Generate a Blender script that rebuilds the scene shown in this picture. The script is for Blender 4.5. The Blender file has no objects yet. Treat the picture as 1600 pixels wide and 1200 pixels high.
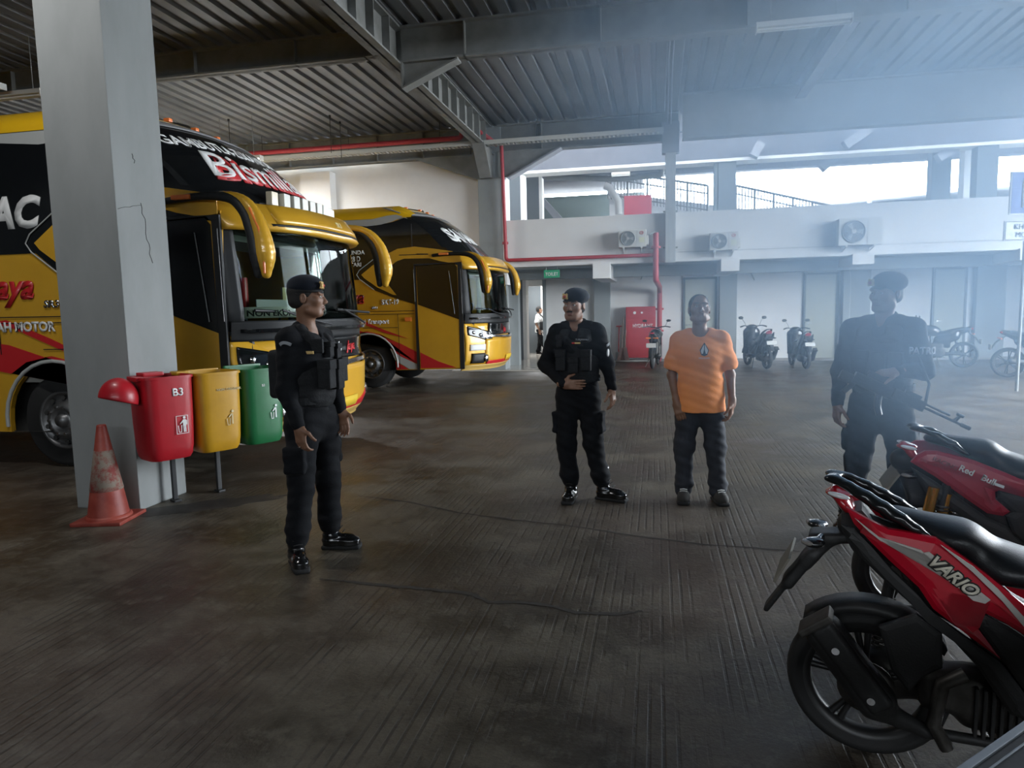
import bpy, bmesh, math, random
import numpy as np
from mathutils import Vector, Matrix

# ---------------------------------------------------------------- camera
SC = bpy.context.scene
COL = SC.collection
F_PX, PITCH, ROLL, YAW, CAM_H = 1079.4, 0.106532, -0.0216676, 0.207524, 1.55
_cy, _sy = math.cos(YAW), math.sin(YAW); _cp, _sp = math.cos(PITCH), math.sin(PITCH); _cr, _sr = math.cos(ROLL), math.sin(ROLL)
_M = np.array([[_cr, -_sr, 0], [_sr, _cr, 0], [0, 0, 1]]) @ np.array([[1, 0, 0], [0, _cp, -_sp], [0, _sp, _cp]])
_D = np.array([_M @ np.array([_cy, 0, -_sy]), _M @ np.array([_sy, 0, _cy]), _M @ np.array([0, -1, 0])])
cam_data = bpy.data.cameras.new('camera'); cam = bpy.data.objects.new('camera', cam_data); COL.objects.link(cam)
R = Matrix([[_D[i][0], -_D[i][1], -_D[i][2]] for i in range(3)])
cam.matrix_world = Matrix.Translation((0, 0, CAM_H)) @ R.to_4x4()
cam_data.sensor_fit = 'HORIZONTAL'; cam_data.sensor_width = 36.0; cam_data.lens = F_PX * 36.0 / 1600.0
cam_data.clip_start = 0.05; cam_data.clip_end = 500
SC.camera = cam

# ---------------------------------------------------------------- world, light, exposure
W = bpy.data.worlds.new('sky'); SC.world = W; W.use_nodes = True
bg = W.node_tree.nodes['Background']; bg.inputs[0].default_value = (0.86, 0.93, 1.0, 1); bg.inputs[1].default_value = 25.0
sun_d = bpy.data.lights.new('sun', 'SUN'); sun_d.energy = 3.0; sun_d.angle = math.radians(12); sun_d.color = (1.0, 0.95, 0.88)
sun = bpy.data.objects.new('sun', sun_d); COL.objects.link(sun); sun.rotation_euler = (math.radians(38), 0, math.radians(-150))
SC.view_settings.view_transform = 'Standard'; SC.view_settings.look = 'None'
SC.view_settings.exposure = 0.0; SC.view_settings.gamma = 1.0; SC.view_settings.use_curve_mapping = False
try:
    SC.cycles.use_denoising = True; SC.cycles.max_bounces = 8; SC.cycles.diffuse_bounces = 4; SC.cycles.glossy_bounces = 4
    SC.cycles.transparent_max_bounces = 16; SC.cycles.transmission_bounces = 6; SC.cycles.volume_bounces = 2
    SC.cycles.caustics_reflective = False; SC.cycles.caustics_refractive = False; SC.cycles.sample_clamp_indirect = 30.0
    SC.cycles.volume_step_rate = 2.5; SC.cycles.volume_max_steps = 96
except Exception: pass
def portal(loc, rot, sx, sy):      # tells the renderer where the daylight comes in through the open sides
    d = bpy.data.lights.new('daylight_portal', 'AREA'); d.shape = 'RECTANGLE'; d.size = sx; d.size_y = sy
    d.cycles.is_portal = True
    o = bpy.data.objects.new('daylight_portal', d); COL.objects.link(o); o.location = loc; o.rotation_euler = rot

# ---------------------------------------------------------------- helpers
def ray(u, v): return _D @ np.array([(u - 800) / F_PX, (v - 600) / F_PX, 1.0])
def at_y(u, v, y): r = ray(u, v); return Vector(np.array([0, 0, CAM_H]) + y / r[1] * r)
def at_x(u, v, x): r = ray(u, v); return Vector(np.array([0, 0, CAM_H]) + x / r[0] * r)
def at_z(u, v, z=0.0): r = ray(u, v); return Vector(np.array([0, 0, CAM_H]) + (z - CAM_H) / r[2] * r)

def tag(o, label, cat, group=None, kind=None):
    o['label'] = label; o['category'] = cat
    if group: o['group'] = group
    if kind: o['kind'] = kind
    return o
def thing(name, label, cat, loc=(0, 0, 0), rz=0.0, group=None):
    o = bpy.data.objects.new(name, None); COL.objects.link(o); o.location = loc; o.rotation_euler = (0, 0, rz)
    o.empty_display_size = 0.1
    return tag(o, label, cat, group)
def copy_tree(o, parent=None):
    c = o.copy(); COL.objects.link(c); c.parent = parent
    for ch in o.children: copy_tree(ch, c)
    return c

class MB:
    def __init__(s): s.v = []; s.f = []; s.sm = []
    def add(s, v, f, smooth=False):
        n = len(s.v); s.v += [tuple(p) for p in v]; s.f += [tuple(i + n for i in q) for q in f]; s.sm += [smooth] * len(f); return s
    def box(s, a, b, rot=None):
        (x0, y0, z0), (x1, y1, z1) = a, b
        v = [Vector((x, y, z)) for z in (z0, z1) for y in (y0, y1) for x in (x0, x1)]
        if rot is not None:
            c = sum(v, Vector()) / 8; v = [c + rot @ (p - c) for p in v]
        return s.add(v, [(0, 2, 3, 1), (4, 5, 7, 6), (0, 1, 5, 4), (2, 6, 7, 3), (0, 4, 6, 2), (1, 3, 7, 5)])
    def bbox(s, a, b, r=0.01, rot=None):          # box with bevelled edges
        bm = bmesh.new(); bmesh.ops.create_cube(bm, size=1)
        sx, sy, sz = (b[i] - a[i] for i in range(3)); c = Vector([(a[i] + b[i]) / 2 for i in range(3)])
        bmesh.ops.scale(bm, vec=(sx, sy, sz), verts=bm.verts)
        bmesh.ops.bevel(bm, geom=bm.edges[:], offset=min(r, sx * .49, sy * .49, sz * .49), segments=2, profile=0.7, affect='EDGES')
        bm.verts.ensure_lookup_table(); M3 = rot if rot is not None else Matrix.Identity(3)
        s.add([c + M3 @ p.co for p in bm.verts], [[q.index for q in f.verts] for f in bm.faces]); bm.free(); return s
    def cyl(s, a, b, r, r2=None, n=16, caps=True):
        a = Vector(a); b = Vector(b); r2 = r if r2 is None else r2
        d = (b - a).normalized(); u = d.orthogonal().normalized(); w = d.cross(u)
        v = []
        for p, q in ((a, r), (b, r2)):
            v += [p + (u * math.cos(t) + w * math.sin(t)) * q for t in (2 * math.pi * i / n for i in range(n))]
        s.add(v, [(i, (i + 1) % n, n + (i + 1) % n, n + i) for i in range(n)], True)
        if caps: s.add(v, [tuple(range(n - 1, -1, -1)), tuple(range(n, 2 * n))])
        return s
    def tube(s, pts, r, n=8, closed=False):
        pts = [Vector(p) for p in pts]; m = len(pts); R_ = r if hasattr(r, '__len__') else [r] * m
        v = []; u = None
        for i, p in enumerate(pts):
            a = pts[i - 1] if (i or closed) else p; b = pts[(i + 1) % m] if (i < m - 1 or closed) else p
            d = (b - a).normalized()
            if u is None: u = d.orthogonal().normalized()
            u = (u - d * u.dot(d)); u = u.normalized() if u.length > 1e-6 else d.orthogonal().normalized()
            w = d.cross(u)
            v += [p + (u * math.cos(t) + w * math.sin(t)) * R_[i] for t in (2 * math.pi * k / n for k in range(n))]
        f = []
        for i in range(m if closed else m - 1):
            j = (i + 1) % m
            f += [(i * n + k, i * n + (k + 1) % n, j * n + (k + 1) % n, j * n + k) for k in range(n)]
        s.add(v, f, True)
        if not closed: s.add(v, [tuple(range(n - 1, -1, -1)), tuple(range((m - 1) * n, m * n))])
        return s
    def lathe(s, prof, c=(0, 0, 0), axis='Z', n=32, smooth=True):   # prof: (radius, height) pairs
        v = []
        for (r, h) in prof:
            for k in range(n):
                t = 2 * math.pi * k / n; x, y = r * math.cos(t), r * math.sin(t)
                p = {'Z': (x, y, h), 'Y': (x, h, y), 'X': (h, x, y)}[axis]
                v.append((p[0] + c[0], p[1] + c[1], p[2] + c[2]))
        m = len(prof)
        return s.add(v, [(i * n + k, i * n + (k + 1) % n, (i + 1) * n + (k + 1) % n, (i + 1) * n + k) for i in range(m - 1) for k in range(n)], smooth)
    def prism(s, poly, fn, t0, t1):     # poly of (a, b); fn(a, b, t) -> point
        n = len(poly)
        v = [fn(a, b, t0) for a, b in poly] + [fn(a, b, t1) for a, b in poly]
        s.add(v, [tuple(range(n - 1, -1, -1)), tuple(range(n, 2 * n))] + [(i, (i + 1) % n, n + (i + 1) % n, n + i) for i in range(n)])
        return s
    def build(s, name, mat, parent=None, label=None, autosmooth=None):
        me = bpy.data.meshes.new(name); me.from_pydata([tuple(p) for p in s.v], [], s.f); 
        bm = bmesh.new(); bm.from_mesh(me); bmesh.ops.remove_doubles(bm, verts=bm.verts, dist=1e-5) if False else None
        bmesh.ops.recalc_face_normals(bm, faces=bm.faces); bm.to_mesh(me); bm.free()
        me.polygons.foreach_set('use_smooth', s.sm if autosmooth is None else [autosmooth] * len(me.polygons))
        me.materials.append(mat); me.update()
        o = bpy.data.objects.new(name, me); COL.objects.link(o); o.parent = parent
        if label: o['label'] = label
        return o

def arr_obj(name, v, f, mat, parent=None, smooth=True, label=None):
    me = bpy.data.meshes.new(name); me.from_pydata(v.tolist() if hasattr(v, 'tolist') else v, [], f.tolist() if hasattr(f, 'tolist') else f)
    me.polygons.foreach_set('use_smooth', [smooth] * len(me.polygons)); me.materials.append(mat); me.update()
    o = bpy.data.objects.new(name, me); COL.objects.link(o); o.parent = parent
    if label: o['label'] = label
    return o

# ---- signed-distance modelling: smooth unions turned into one continuous surface
def _rot(rx=0, ry=0, rz=0):
    return np.array(Matrix.Rotation(rz, 3, 'Z') @ Matrix.Rotation(ry, 3, 'Y') @ Matrix.Rotation(rx, 3, 'X'))
def cap(a, b, ra, rb=None, k=.02, m=1): return dict(t='c', a=np.array(a, float), b=np.array(b, float), ra=ra, rb=ra if rb is None else rb, k=k, m=m)
def ell(c, r, k=.02, m=1, rot=None): return dict(t='e', c=np.array(c, float), r=np.array(r, float), R=rot, k=k, m=m)
def rbox(c, h, rd=.01, k=.01, m=1, rot=None): return dict(t='b', c=np.array(c, float), h=np.array(h, float), rd=rd, R=rot, k=k, m=m)
def fcap(a, b, ra, rb, s, k=.03, m=1): return dict(t='f', a=np.array(a, float), b=np.array(b, float), ra=ra, rb=rb, s=np.array(s, float), k=k, m=m)
def sdf_arrays(prims, h, noise=None):
    L = []; H = []
    for p in prims:
        if p['t'] in 'cf':
            q = max(p['ra'], p['rb']) * (np.max(p.get('s', [1])))
            lo = np.minimum(p['a'], p['b']) - q; hi = np.maximum(p['a'], p['b']) + q
        else:
            e = np.linalg.norm(p['h']) if p['t'] == 'b' else p['r'].max()
            if p['R'] is None: e = p['h'] if p['t'] == 'b' else p['r']
            lo = p['c'] - e; hi = p['c'] + e
        L.append(lo); H.append(hi)
    LO = np.min([l for l, p in zip(L, prims) if p['m'] > 0], axis=0) - 4 * h; HI = np.max([x for x, p in zip(H, prims) if p['m'] > 0], axis=0) + 4 * h
    N = np.ceil((HI - LO) / h).astype(int) + 1
    D = np.full(N, 10.0, np.float32); ax = [LO[i] + h * np.arange(N[i]) for i in range(3)]
    for p, lo, hi in zip(prims, L, H):
        mg = p['k'] * 1.5 + 4 * h
        i0 = np.maximum(((lo - mg - LO) / h).astype(int), 0); i1 = np.minimum(((hi + mg - LO) / h).astype(int) + 2, N)
        if (i1 <= i0).any(): continue
        X = ax[0][i0[0]:i1[0], None, None]; Y = ax[1][None, i0[1]:i1[1], None]; Z = ax[2][None, None, i0[2]:i1[2]]
        if p['t'] in 'cf':
            s = p.get('s', np.ones(3)); a = p['a'] / s; b = p['b'] / s; d = b - a; L2 = max(d @ d, 1e-9)
            x = X / s[0] - a[0]; y = Y / s[1] - a[1]; z = Z / s[2] - a[2]
            t = np.clip((x * d[0] + y * d[1] + z * d[2]) / L2, 0, 1)
            g = np.sqrt((x - t * d[0]) ** 2 + (y - t * d[1]) ** 2 + (z - t * d[2]) ** 2) - (p['ra'] + (p['rb'] - p['ra']) * t)
            g = g * float(np.min(s))
        else:
            x = X - p['c'][0]; y = Y - p['c'][1]; z = Z - p['c'][2]
            if p['R'] is not None:
                Q = np.array(p['R']).T
                x, y, z = (Q[i][0] * x + Q[i][1] * y + Q[i][2] * z for i in range(3))
            if p['t'] == 'e':
                r = p['r']; k0 = np.sqrt((x / r[0]) ** 2 + (y / r[1]) ** 2 + (z / r[2]) ** 2)
                k1 = np.sqrt((x / r[0] ** 2) ** 2 + (y / r[1] ** 2) ** 2 + (z / r[2] ** 2) ** 2); g = k0 * (k0 - 1) / np.maximum(k1, 1e-6)
                g = np.where(k0 < .02, -r.min(), g)
            else:
                qx = np.abs(x) - (p['h'][0] - p['rd']); qy = np.abs(y) - (p['h'][1] - p['rd']); qz = np.abs(z) - (p['h'][2] - p['rd'])
                g = np.sqrt(np.maximum(qx, 0) ** 2 + np.maximum(qy, 0) ** 2 + np.maximum(qz, 0) ** 2) + np.minimum(np.maximum(qx, np.maximum(qy, qz)), 0) - p['rd']
        sl = tuple(slice(i0[i], i1[i]) for i in range(3)); E = D[sl]; k = max(p['k'], 1e-4)
        if p['m'] > 0:
            w = np.clip(.5 + .5 * (E - g) / k, 0, 1); D[sl] = E * (1 - w) + g * w - k * w * (1 - w)
        else:
            w = np.clip(.5 - .5 * (E + g) / k, 0, 1); D[sl] = E * (1 - w) - g * w + k * w * (1 - w)
    if noise is not None:
        X, Y, Z = np.meshgrid(*ax, indexing='ij', sparse=True); nb = np.abs(D) < .05
        D = np.where(nb, D + noise(X, Y, Z), D)
    ins = D < 0
    c = ins[:-1, :-1, :-1].astype(np.int8)
    tot = np.zeros_like(c)
    for dx in (0, 1):
        for dy in (0, 1):
            for dz in (0, 1): tot += ins[dx:N[0] - 1 + dx, dy:N[1] - 1 + dy, dz:N[2] - 1 + dz]
    act = (tot > 0) & (tot < 8); I = np.argwhere(act); idx = np.full(act.shape, -1, np.int64); idx[act] = np.arange(len(I))
    acc = np.zeros((len(I), 3)); cnt = np.zeros(len(I))
    cs = [(0, 0, 0), (1, 0, 0), (0, 1, 0), (1, 1, 0), (0, 0, 1), (1, 0, 1), (0, 1, 1), (1, 1, 1)]
    V8 = [D[I[:, 0] + a, I[:, 1] + b, I[:, 2] + e].astype(float) for a, b, e in cs]
    for i, j in ((0, 1), (2, 3), (4, 5), (6, 7), (0, 2), (1, 3), (4, 6), (5, 7), (0, 4), (1, 5), (2, 6), (3, 7)):
        A, B = V8[i], V8[j]; m = (A < 0) != (B < 0); t = np.where(m, A / np.where(m, A - B, 1), 0)
        pc = np.array(cs[i]) + t[:, None] * (np.array(cs[j]) - np.array(cs[i])); acc += pc * m[:, None]; cnt += m
    V = LO + h * (I + acc / cnt[:, None]); Fs = []
    for axn in range(3):
        o1, o2 = [(1, 2), (2, 0), (0, 1)][axn]
        s0 = [slice(None)] * 3; s1 = [slice(None)] * 3; s0[axn] = slice(0, -1); s1[axn] = slice(1, None)
        a = ins[tuple(s0)]; b = ins[tuple(s1)]
        E = np.argwhere(a != b); E = E[(E[:, o1] > 0) & (E[:, o2] > 0)]
        E = E[(E[:, o1] < N[o1] - 1) & (E[:, o2] < N[o2] - 1)]
        if not len(E): continue
        def g(d1, d2):
            q = E.copy(); q[:, o1] -= d1; q[:, o2] -= d2; return idx[q[:, 0], q[:, 1], q[:, 2]]
        q = np.stack([g(1, 1), g(0, 1), g(0, 0), g(1, 0)], 1); fl = ~a[E[:, 0], E[:, 1], E[:, 2]]
        q[fl] = q[fl][:, ::-1]; Fs.append(q[(q >= 0).all(1)])
    return V, np.concatenate(Fs)
def sdf_obj(name, prims, h, mat, parent=None, noise=None, label=None):
    v, f = sdf_arrays(prims, h, noise); return arr_obj(name, v, f, mat, parent, True, label)

# ---- materials
MAT = {}
def nd(nt, t, **kw):
    n = nt.nodes.new(t)
    for k, v in kw.items():
        if k.startswith('i_'):
            key = k[2:]; key = int(key) if key.isdigit() else key.replace('_', ' '); n.inputs[key].default_value = v
        else: setattr(n, k, v)
    return n
def mat(name, col, rough=.6, metal=0.0, col2=None, scale=4.0, fac=(.35, .7), bump=0.0, bscale=60.0, coat=0.0, trans=0.0, ior=1.45, emit=None, estr=0.0, detail=6.0, rough2=None, spec=.5, sheen=0, stretch=(1, 1, 1)):
    if name in MAT: return MAT[name]
    m = bpy.data.materials.new(name); m.use_nodes = True; nt = m.node_tree; b = nt.nodes['Principled BSDF']; MAT[name] = m
    b.inputs['Base Color'].default_value = (*col, 1); b.inputs['Roughness'].default_value = rough; b.inputs['Metallic'].default_value = metal
    b.inputs['Coat Weight'].default_value = coat; b.inputs['Coat Roughness'].default_value = .08; b.inputs['Transmission Weight'].default_value = trans; b.inputs['IOR'].default_value = ior
    b.inputs['Specular IOR Level'].default_value = spec
    if sheen: b.inputs['Sheen Weight'].default_value = sheen
    if emit: b.inputs['Emission Color'].default_value = (*emit, 1); b.inputs['Emission Strength'].default_value = estr
    tc = nd(nt, 'ShaderNodeTexCoord'); mp = nd(nt, 'ShaderNodeMapping'); mp.inputs['Scale'].default_value = stretch; nt.links.new(tc.outputs['Object'], mp.inputs['Vector'])
    if col2 is not None:
        n = nd(nt, 'ShaderNodeTexNoise', i_Scale=scale, i_Detail=detail, i_Roughness=.6); nt.links.new(mp.outputs[0], n.inputs['Vector'])
        r = nd(nt, 'ShaderNodeMapRange'); r.inputs['From Min'].default_value = fac[0]; r.inputs['From Max'].default_value = fac[1]; nt.links.new(n.outputs['Fac'], r.inputs['Value'])
        x = nd(nt, 'ShaderNodeMix', data_type='RGBA'); x.inputs['A'].default_value = (*col, 1); x.inputs['B'].default_value = (*col2, 1)
        nt.links.new(r.outputs[0], x.inputs['Factor']); nt.links.new(x.outputs['Result'], b.inputs['Base Color'])
        if rough2 is not None:
            q = nd(nt, 'ShaderNodeMapRange'); q.inputs['To Min'].default_value = rough; q.inputs['To Max'].default_value = rough2; nt.links.new(r.outputs[0], q.inputs['Value']); nt.links.new(q.outputs[0], b.inputs['Roughness'])
    if bump:
        n = nd(nt, 'ShaderNodeTexNoise', i_Scale=bscale, i_Detail=4.0); nt.links.new(mp.outputs[0], n.inputs['Vector'])
        bp = nd(nt, 'ShaderNodeBump'); bp.inputs['Strength'].default_value = bump; bp.inputs['Distance'].default_value = .01
        nt.links.new(n.outputs['Fac'], bp.inputs['Height']); nt.links.new(bp.outputs[0], b.inputs['Normal'])
    return m

def floor_material():
    m = bpy.data.materials.new('grooved_concrete'); m.use_nodes = True; nt = m.node_tree; b = nt.nodes['Principled BSDF']; L = nt.links.new
    tc = nd(nt, 'ShaderNodeNewGeometry'); sx = nd(nt, 'ShaderNodeSeparateXYZ'); L(tc.outputs['Position'], sx.inputs[0])
    def math_(op, a, bb=None, c=None):
        n = nd(nt, 'ShaderNodeMath', operation=op)
        for i, q in enumerate((a, bb, c)):
            if q is None: continue
            if isinstance(q, (int, float)): n.inputs[i].default_value = q
            else: L(q, n.inputs[i])
        return n.outputs[0]
    def noise(scale, detail=6, rough=.6, st=(1, 1, 1)):
        mp = nd(nt, 'ShaderNodeMapping'); mp.inputs['Scale'].default_value = st; L(tc.outputs['Position'], mp.inputs['Vector'])
        n = nd(nt, 'ShaderNodeTexNoise', i_Scale=scale, i_Detail=detail, i_Roughness=rough); L(mp.outputs[0], n.inputs['Vector']); return n.outputs['Fac']
    def rng(x, a, bb, c=0.0, d=1.0):
        n = nd(nt, 'ShaderNodeMapRange', interpolation_type='SMOOTHSTEP'); L(x, n.inputs['Value'])
        for k, q in zip(('From Min', 'From Max', 'To Min', 'To Max'), (a, bb, c, d)): n.inputs[k].default_value = q
        return n.outputs[0]
    wob = math_('MULTIPLY', math_('SUBTRACT', noise(1.1, 2), .5), .009)
    xs = math_('ADD', sx.outputs['X'], wob)
    fr = math_('FRACT', math_('DIVIDE', xs, .052))
    line = rng(math_('ABSOLUTE', math_('SUBTRACT', fr, .5)), .07, .18, 1.0, 0.0)
    # the rake was drawn in runs: each run has its own strength
    runs = noise(.9, 4, .6, (3.2, .8, 1)); runs2 = noise(3.0, 5, .65, (2.0, 1.4, 1))
    mask = math_('MULTIPLY', rng(runs, .40, .60), rng(runs2, .36, .58))
    groove = math_('MULTIPLY', line, mask)
    wear = noise(1.3, 8, .65); wear2 = noise(7.0, 8, .7); pat = noise(.35, 4, .5)
    def mix(f, a, bb):
        x = nd(nt, 'ShaderNodeMix', data_type='RGBA')
        if isinstance(f, float): x.inputs['Factor'].default_value = f
        else: L(f, x.inputs['Factor'])
        for nm, q in (('A', a), ('B', bb)):
            if isinstance(q, tuple): x.inputs[nm].default_value = (*q, 1)
            else: L(q, x.inputs[nm])
        return x.outputs['Result']
    c = mix(rng(wear, .40, .64), (.024, .019, .0115), (.100, .085, .060))
    c = mix(rng(pat, .42, .62), c, mix(.5, c, (.072, .048, .036)))
    c = mix(math_('MULTIPLY', rng(wear2, .52, .72), .55), c, (.024, .019, .013))
    c = mix(math_('MULTIPLY', rng(noise(22, 6, .75), .58, .72), .35), c, (.15, .135, .11))
    c = mix(math_('MULTIPLY', rng(noise(70, 4, .8), .50, .68), .45), c, (.012, .010, .007))
    c = mix(math_('MULTIPLY', rng(noise(9, 8, .8), .50, .62), .45), c, (.125, .112, .088))
    c = mix(math_('MULTIPLY', rng(noise(12, 7, .8, (1, 1.3, 1)), .52, .66), .55), c, (.020, .014, .011))
    c = mix(math_('MULTIPLY', rng(noise(38, 5, .8), .60, .70), .5), c, (.16, .14, .10))
    c = mix(math_('MULTIPLY', groove, .75), c, (.017, .015, .012))
    L(c, b.inputs['Base Color'])
    L(rng(wear, .3, .7, .34, .60), b.inputs['Roughness'])
    b.inputs['Specular IOR Level'].default_value = .65
    hgt = math_('SUBTRACT', math_('MULTIPLY', noise(45, 5, .7), .8), groove)
    bp = nd(nt, 'ShaderNodeBump'); bp.inputs['Strength'].default_value = .4; bp.inputs['Distance'].default_value = .008; L(hgt, bp.inputs['Height']); L(bp.outputs[0], b.inputs['Normal'])
    return m
# ---------------------------------------------------------------- the place
M_FLOOR = floor_material()
M_WHITE = mat('white_paint', (.76, .755, .74), .8, col2=(.68, .67, .65), scale=1.2, bump=.08, bscale=12)
M_GREY = mat('grey_paint', (.30, .325, .325), .75, col2=(.25, .27, .27), scale=1.5, bump=.1, bscale=20)
M_COL = mat('column_paint', (.25, .26, .255), .8, col2=(.215, .225, .22), scale=3.0, bump=.15, bscale=9, stretch=(1, 1, .4))
M_STEEL = mat('grey_steel', (.23, .235, .225), .55, col2=(.17, .172, .16), scale=3.5, bump=.05, bscale=30)
M_STEEL_L = mat('light_steel', (.30, .31, .34), .55, col2=(.25, .26, .29), scale=3)
M_DECK = mat('zinc_deck', (.22, .23, .24), .45, .4, col2=(.10, .10, .098), scale=1.1, fac=(.4, .75), stretch=(1, .35, 1), bump=.04, bscale=40)
M_CONC = mat('dusty_concrete', (.33, .32, .30), .85, col2=(.22, .21, .2), scale=2)
M_DARKT = mat('dark_line', (.03, .03, .028), .8)

def S(o, label, cat='building part'): return tag(o, label, cat, kind='structure')
DECK_Z = 6.15; BACK_Y = 17.5
# floor
mb = MB(); mb.box((-40, -14, -.25), (30, 60, 0)); S(mb.build('floor', M_FLOOR), 'stained dark concrete floor with raked grooves', 'floor')
mb = MB(); mb.box((-5.2, 17.2, .0), (-2.55, 27.2, .03)); S(mb.build('floor_tiles', mat('glossy_tile', (.52, .49, .44), .12, col2=(.42, .40, .36), scale=2)), 'glossy pale tiled floor at the toilet passage', 'floor')
# ceiling: corrugated deck, ribs along Y
P_ = .30; prof = [(0, 0), (.17, 0), (.195, .055), (.275, .055)]
vs = []; X0, X1 = -24.0, 10.2; n = int((X1 - X0) / P_)
for i in range(n):
    for a, z in prof: vs.append((X0 + i * P_ + a, z))
mb = MB(); v = [(x, -12.0, DECK_Z + z) for x, z in vs] + [(x, BACK_Y + .3, DECK_Z + z) for x, z in vs]; k = len(vs)
mb.add(v, [(i, i + 1, k + i + 1, k + i) for i in range(k - 1)])
mb.box((X0, -12, DECK_Z + .07), (X1, BACK_Y + .3, DECK_Z + .25))
S(mb.build('ceiling', M_DECK), 'corrugated zinc deck ceiling', 'ceiling')

def ibeam(name, a, b, depth, width, label, m=M_STEEL, stiff=0, tf=.03, tw=.03, haunch=None):
    """a, b: ends of the underside; horizontal"""
    a = Vector(a); b = Vector(b); d = (b - a); Ln = d.length; d.normalize(); w = Vector((-d.y, d.x, 0)); up = Vector((0, 0, 1)); mb = MB()
    def bx(s0, s1, w0, w1, z0, z1):
        v = [a + d * s + w * q + up * z for z in (z0, z1) for q in (w0, w1) for s in (s0, s1)]
        mb.add(v, [(0, 2, 3, 1), (4, 5, 7, 6), (0, 1, 5, 4), (2, 6, 7, 3), (0, 4, 6, 2), (1, 3, 7, 5)])
    bx(0, Ln, -width / 2, width / 2, 0, tf); bx(0, Ln, -width / 2, width / 2, depth - tf, depth); bx(0, Ln, -tw / 2, tw / 2, 0, depth)
    if stiff:
        s = stiff * .5
        while s < Ln:
            bx(s, s + .02, -width / 2, width / 2, 0, depth); s += stiff
    for hs, hl, hd in (haunch or ()):     # tapered web under the beam: from station hs over hl, depth hd
        for q in (-tw / 2,):
            p0 = a + d * hs; p1 = a + d * (hs + hl)
            v = [p0 + w * q, p1 + w * q, p0 + w * q - up * hd, p0 - w * q, p1 - w * q, p0 - w * q - up * hd]
            mb.add(v, [(0, 1, 2), (3, 5, 4), (0, 3, 4, 1), (0, 2, 5, 3)])
        p0 = a + d * hs - up * hd; p1 = a + d * (hs + hl)
        v = [p0 + w * width / 2, p0 - w * width / 2, p1 - w * width / 2, p1 + w * width / 2]; v += [q - up * tf for q in v]
        mb.add(v, [(0, 1, 2, 3), (4, 7, 6, 5), (0, 4, 5, 1), (1, 5, 6, 2), (2, 6, 7, 3), (3, 7, 4, 0)])
        bx(hs - .01, hs + .02, -width / 2, width / 2, -hd, 0)
    return S(mb.build(name, m), label, 'beam')
GX = -4.20
ibeam('main_girder', (GX, -12, 5.55), (GX, 17.4, 5.55), .60, .28, 'deep grey girder with stiffeners running away over the buses', stiff=.62)
ibeam('cross_beam', (-24, 11.2, 5.72), (GX - .5, 11.2, 5.72), .43, .2, 'grey cross beam over the gold buses, left of the girder', stiff=1.9)
ibeam('cross_beam', (GX + .12, 11.2, 5.58), (9.2, 11.2, 5.58), .57, .22, 'grey cross beam right of the girder, nearest the camera', stiff=2.15, haunch=((.02, .95, .38),))
ibeam('cross_beam_stub', (GX - .5, 11.2, 5.74), (GX - .1, 11.2, 5.74), .41, .16, 'short beam stub joining girder and left cross beam', haunch=())
ibeam('cross_beam', (-24, 5.0, 5.6), (9.2, 5.0, 5.6), .55, .22, 'grey cross beam over the near column', stiff=2.1)
ibeam('back_beam', (-24, BACK_Y, 5.45), (-4.0, BACK_Y, 5.45), .70, .22, 'grey beam with stiffeners above the white wall', stiff=1.25)
ibeam('back_beam', (-3.9, BACK_Y, 5.48), (.5, BACK_Y, 5.48), .67, .24, 'grey beam above the cable tray right of the back column', stiff=2.2)
ibeam('deep_beam', (.55, 16.1, 5.18), (9.8, 16.1, 5.18), .97, .26, 'deep blue-grey beam seen through the smoke at the back right', M_STEEL)
ibeam('secondary_beam', (2.95, 11.2, 5.84), (2.95, 16.0, 5.84), .31, .2, 'narrow beam running away under the deck at the right', M_STEEL_L)
ibeam('edge_beam', (10.0, -12, 5.7), (10.0, 17.5, 5.7), .45, .3, 'grey edge beam along the open right side')
# gusset at the back column
def plate(pts, th, name, label, m=M_STEEL):
    mb = MB(); v = [Vector(p) + Vector((0, s, 0)) for s in (-th / 2, th / 2) for p in pts]; n = len(pts)
    mb.add(v, [tuple(range(n)), tuple(range(2 * n - 1, n - 1, -1))] + [(i, (i + 1) % n, n + (i + 1) % n, n + i) for i in range(n)])
    return S(mb.build(name, m), label, 'gusset')
plate([(-6.1, 17.42, 5.46), (-4.2, 17.42, 5.46), (-4.2, 17.42, 4.86), (-4.45, 17.42, 4.86)], .05, 'gusset_plate', 'tapered steel haunch left of the back column')
plate([(-3.9, 17.42, 5.48), (-2.35, 17.42, 5.5), (-3.55, 17.42, 4.88), (-3.9, 17.42, 4.86)], .05, 'gusset_plate', 'tapered steel haunch right of the back column')
mb = MB(); mb.add([(-3.62, 17.25, 4.85), (-3.62, 17.6, 4.85), (-2.30, 17.6, 5.50), (-2.30, 17.25, 5.50), (-3.60, 17.25, 4.82), (-3.60, 17.6, 4.82), (-2.28, 17.6, 5.47), (-2.28, 17.25, 5.47)], [(0, 1, 2, 3), (4, 7, 6, 5), (0, 3, 7, 4), (1, 5, 6, 2), (0, 4, 5, 1), (3, 2, 6, 7)])
S(mb.build('haunch_flange', M_STEEL_L), 'sloping light flange under the haunch by the red pipe', 'gusset')
mb = MB(); mb.prism([(16.55, 5.57), (17.44, 5.57), (17.44, 4.86), (17.25, 4.86)], lambda a, b, t: (t, a, b), GX - .15, GX + .15); S(mb.build('girder_end', M_STEEL), 'tapered end block of the girder on the back column', 'beam')

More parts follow.
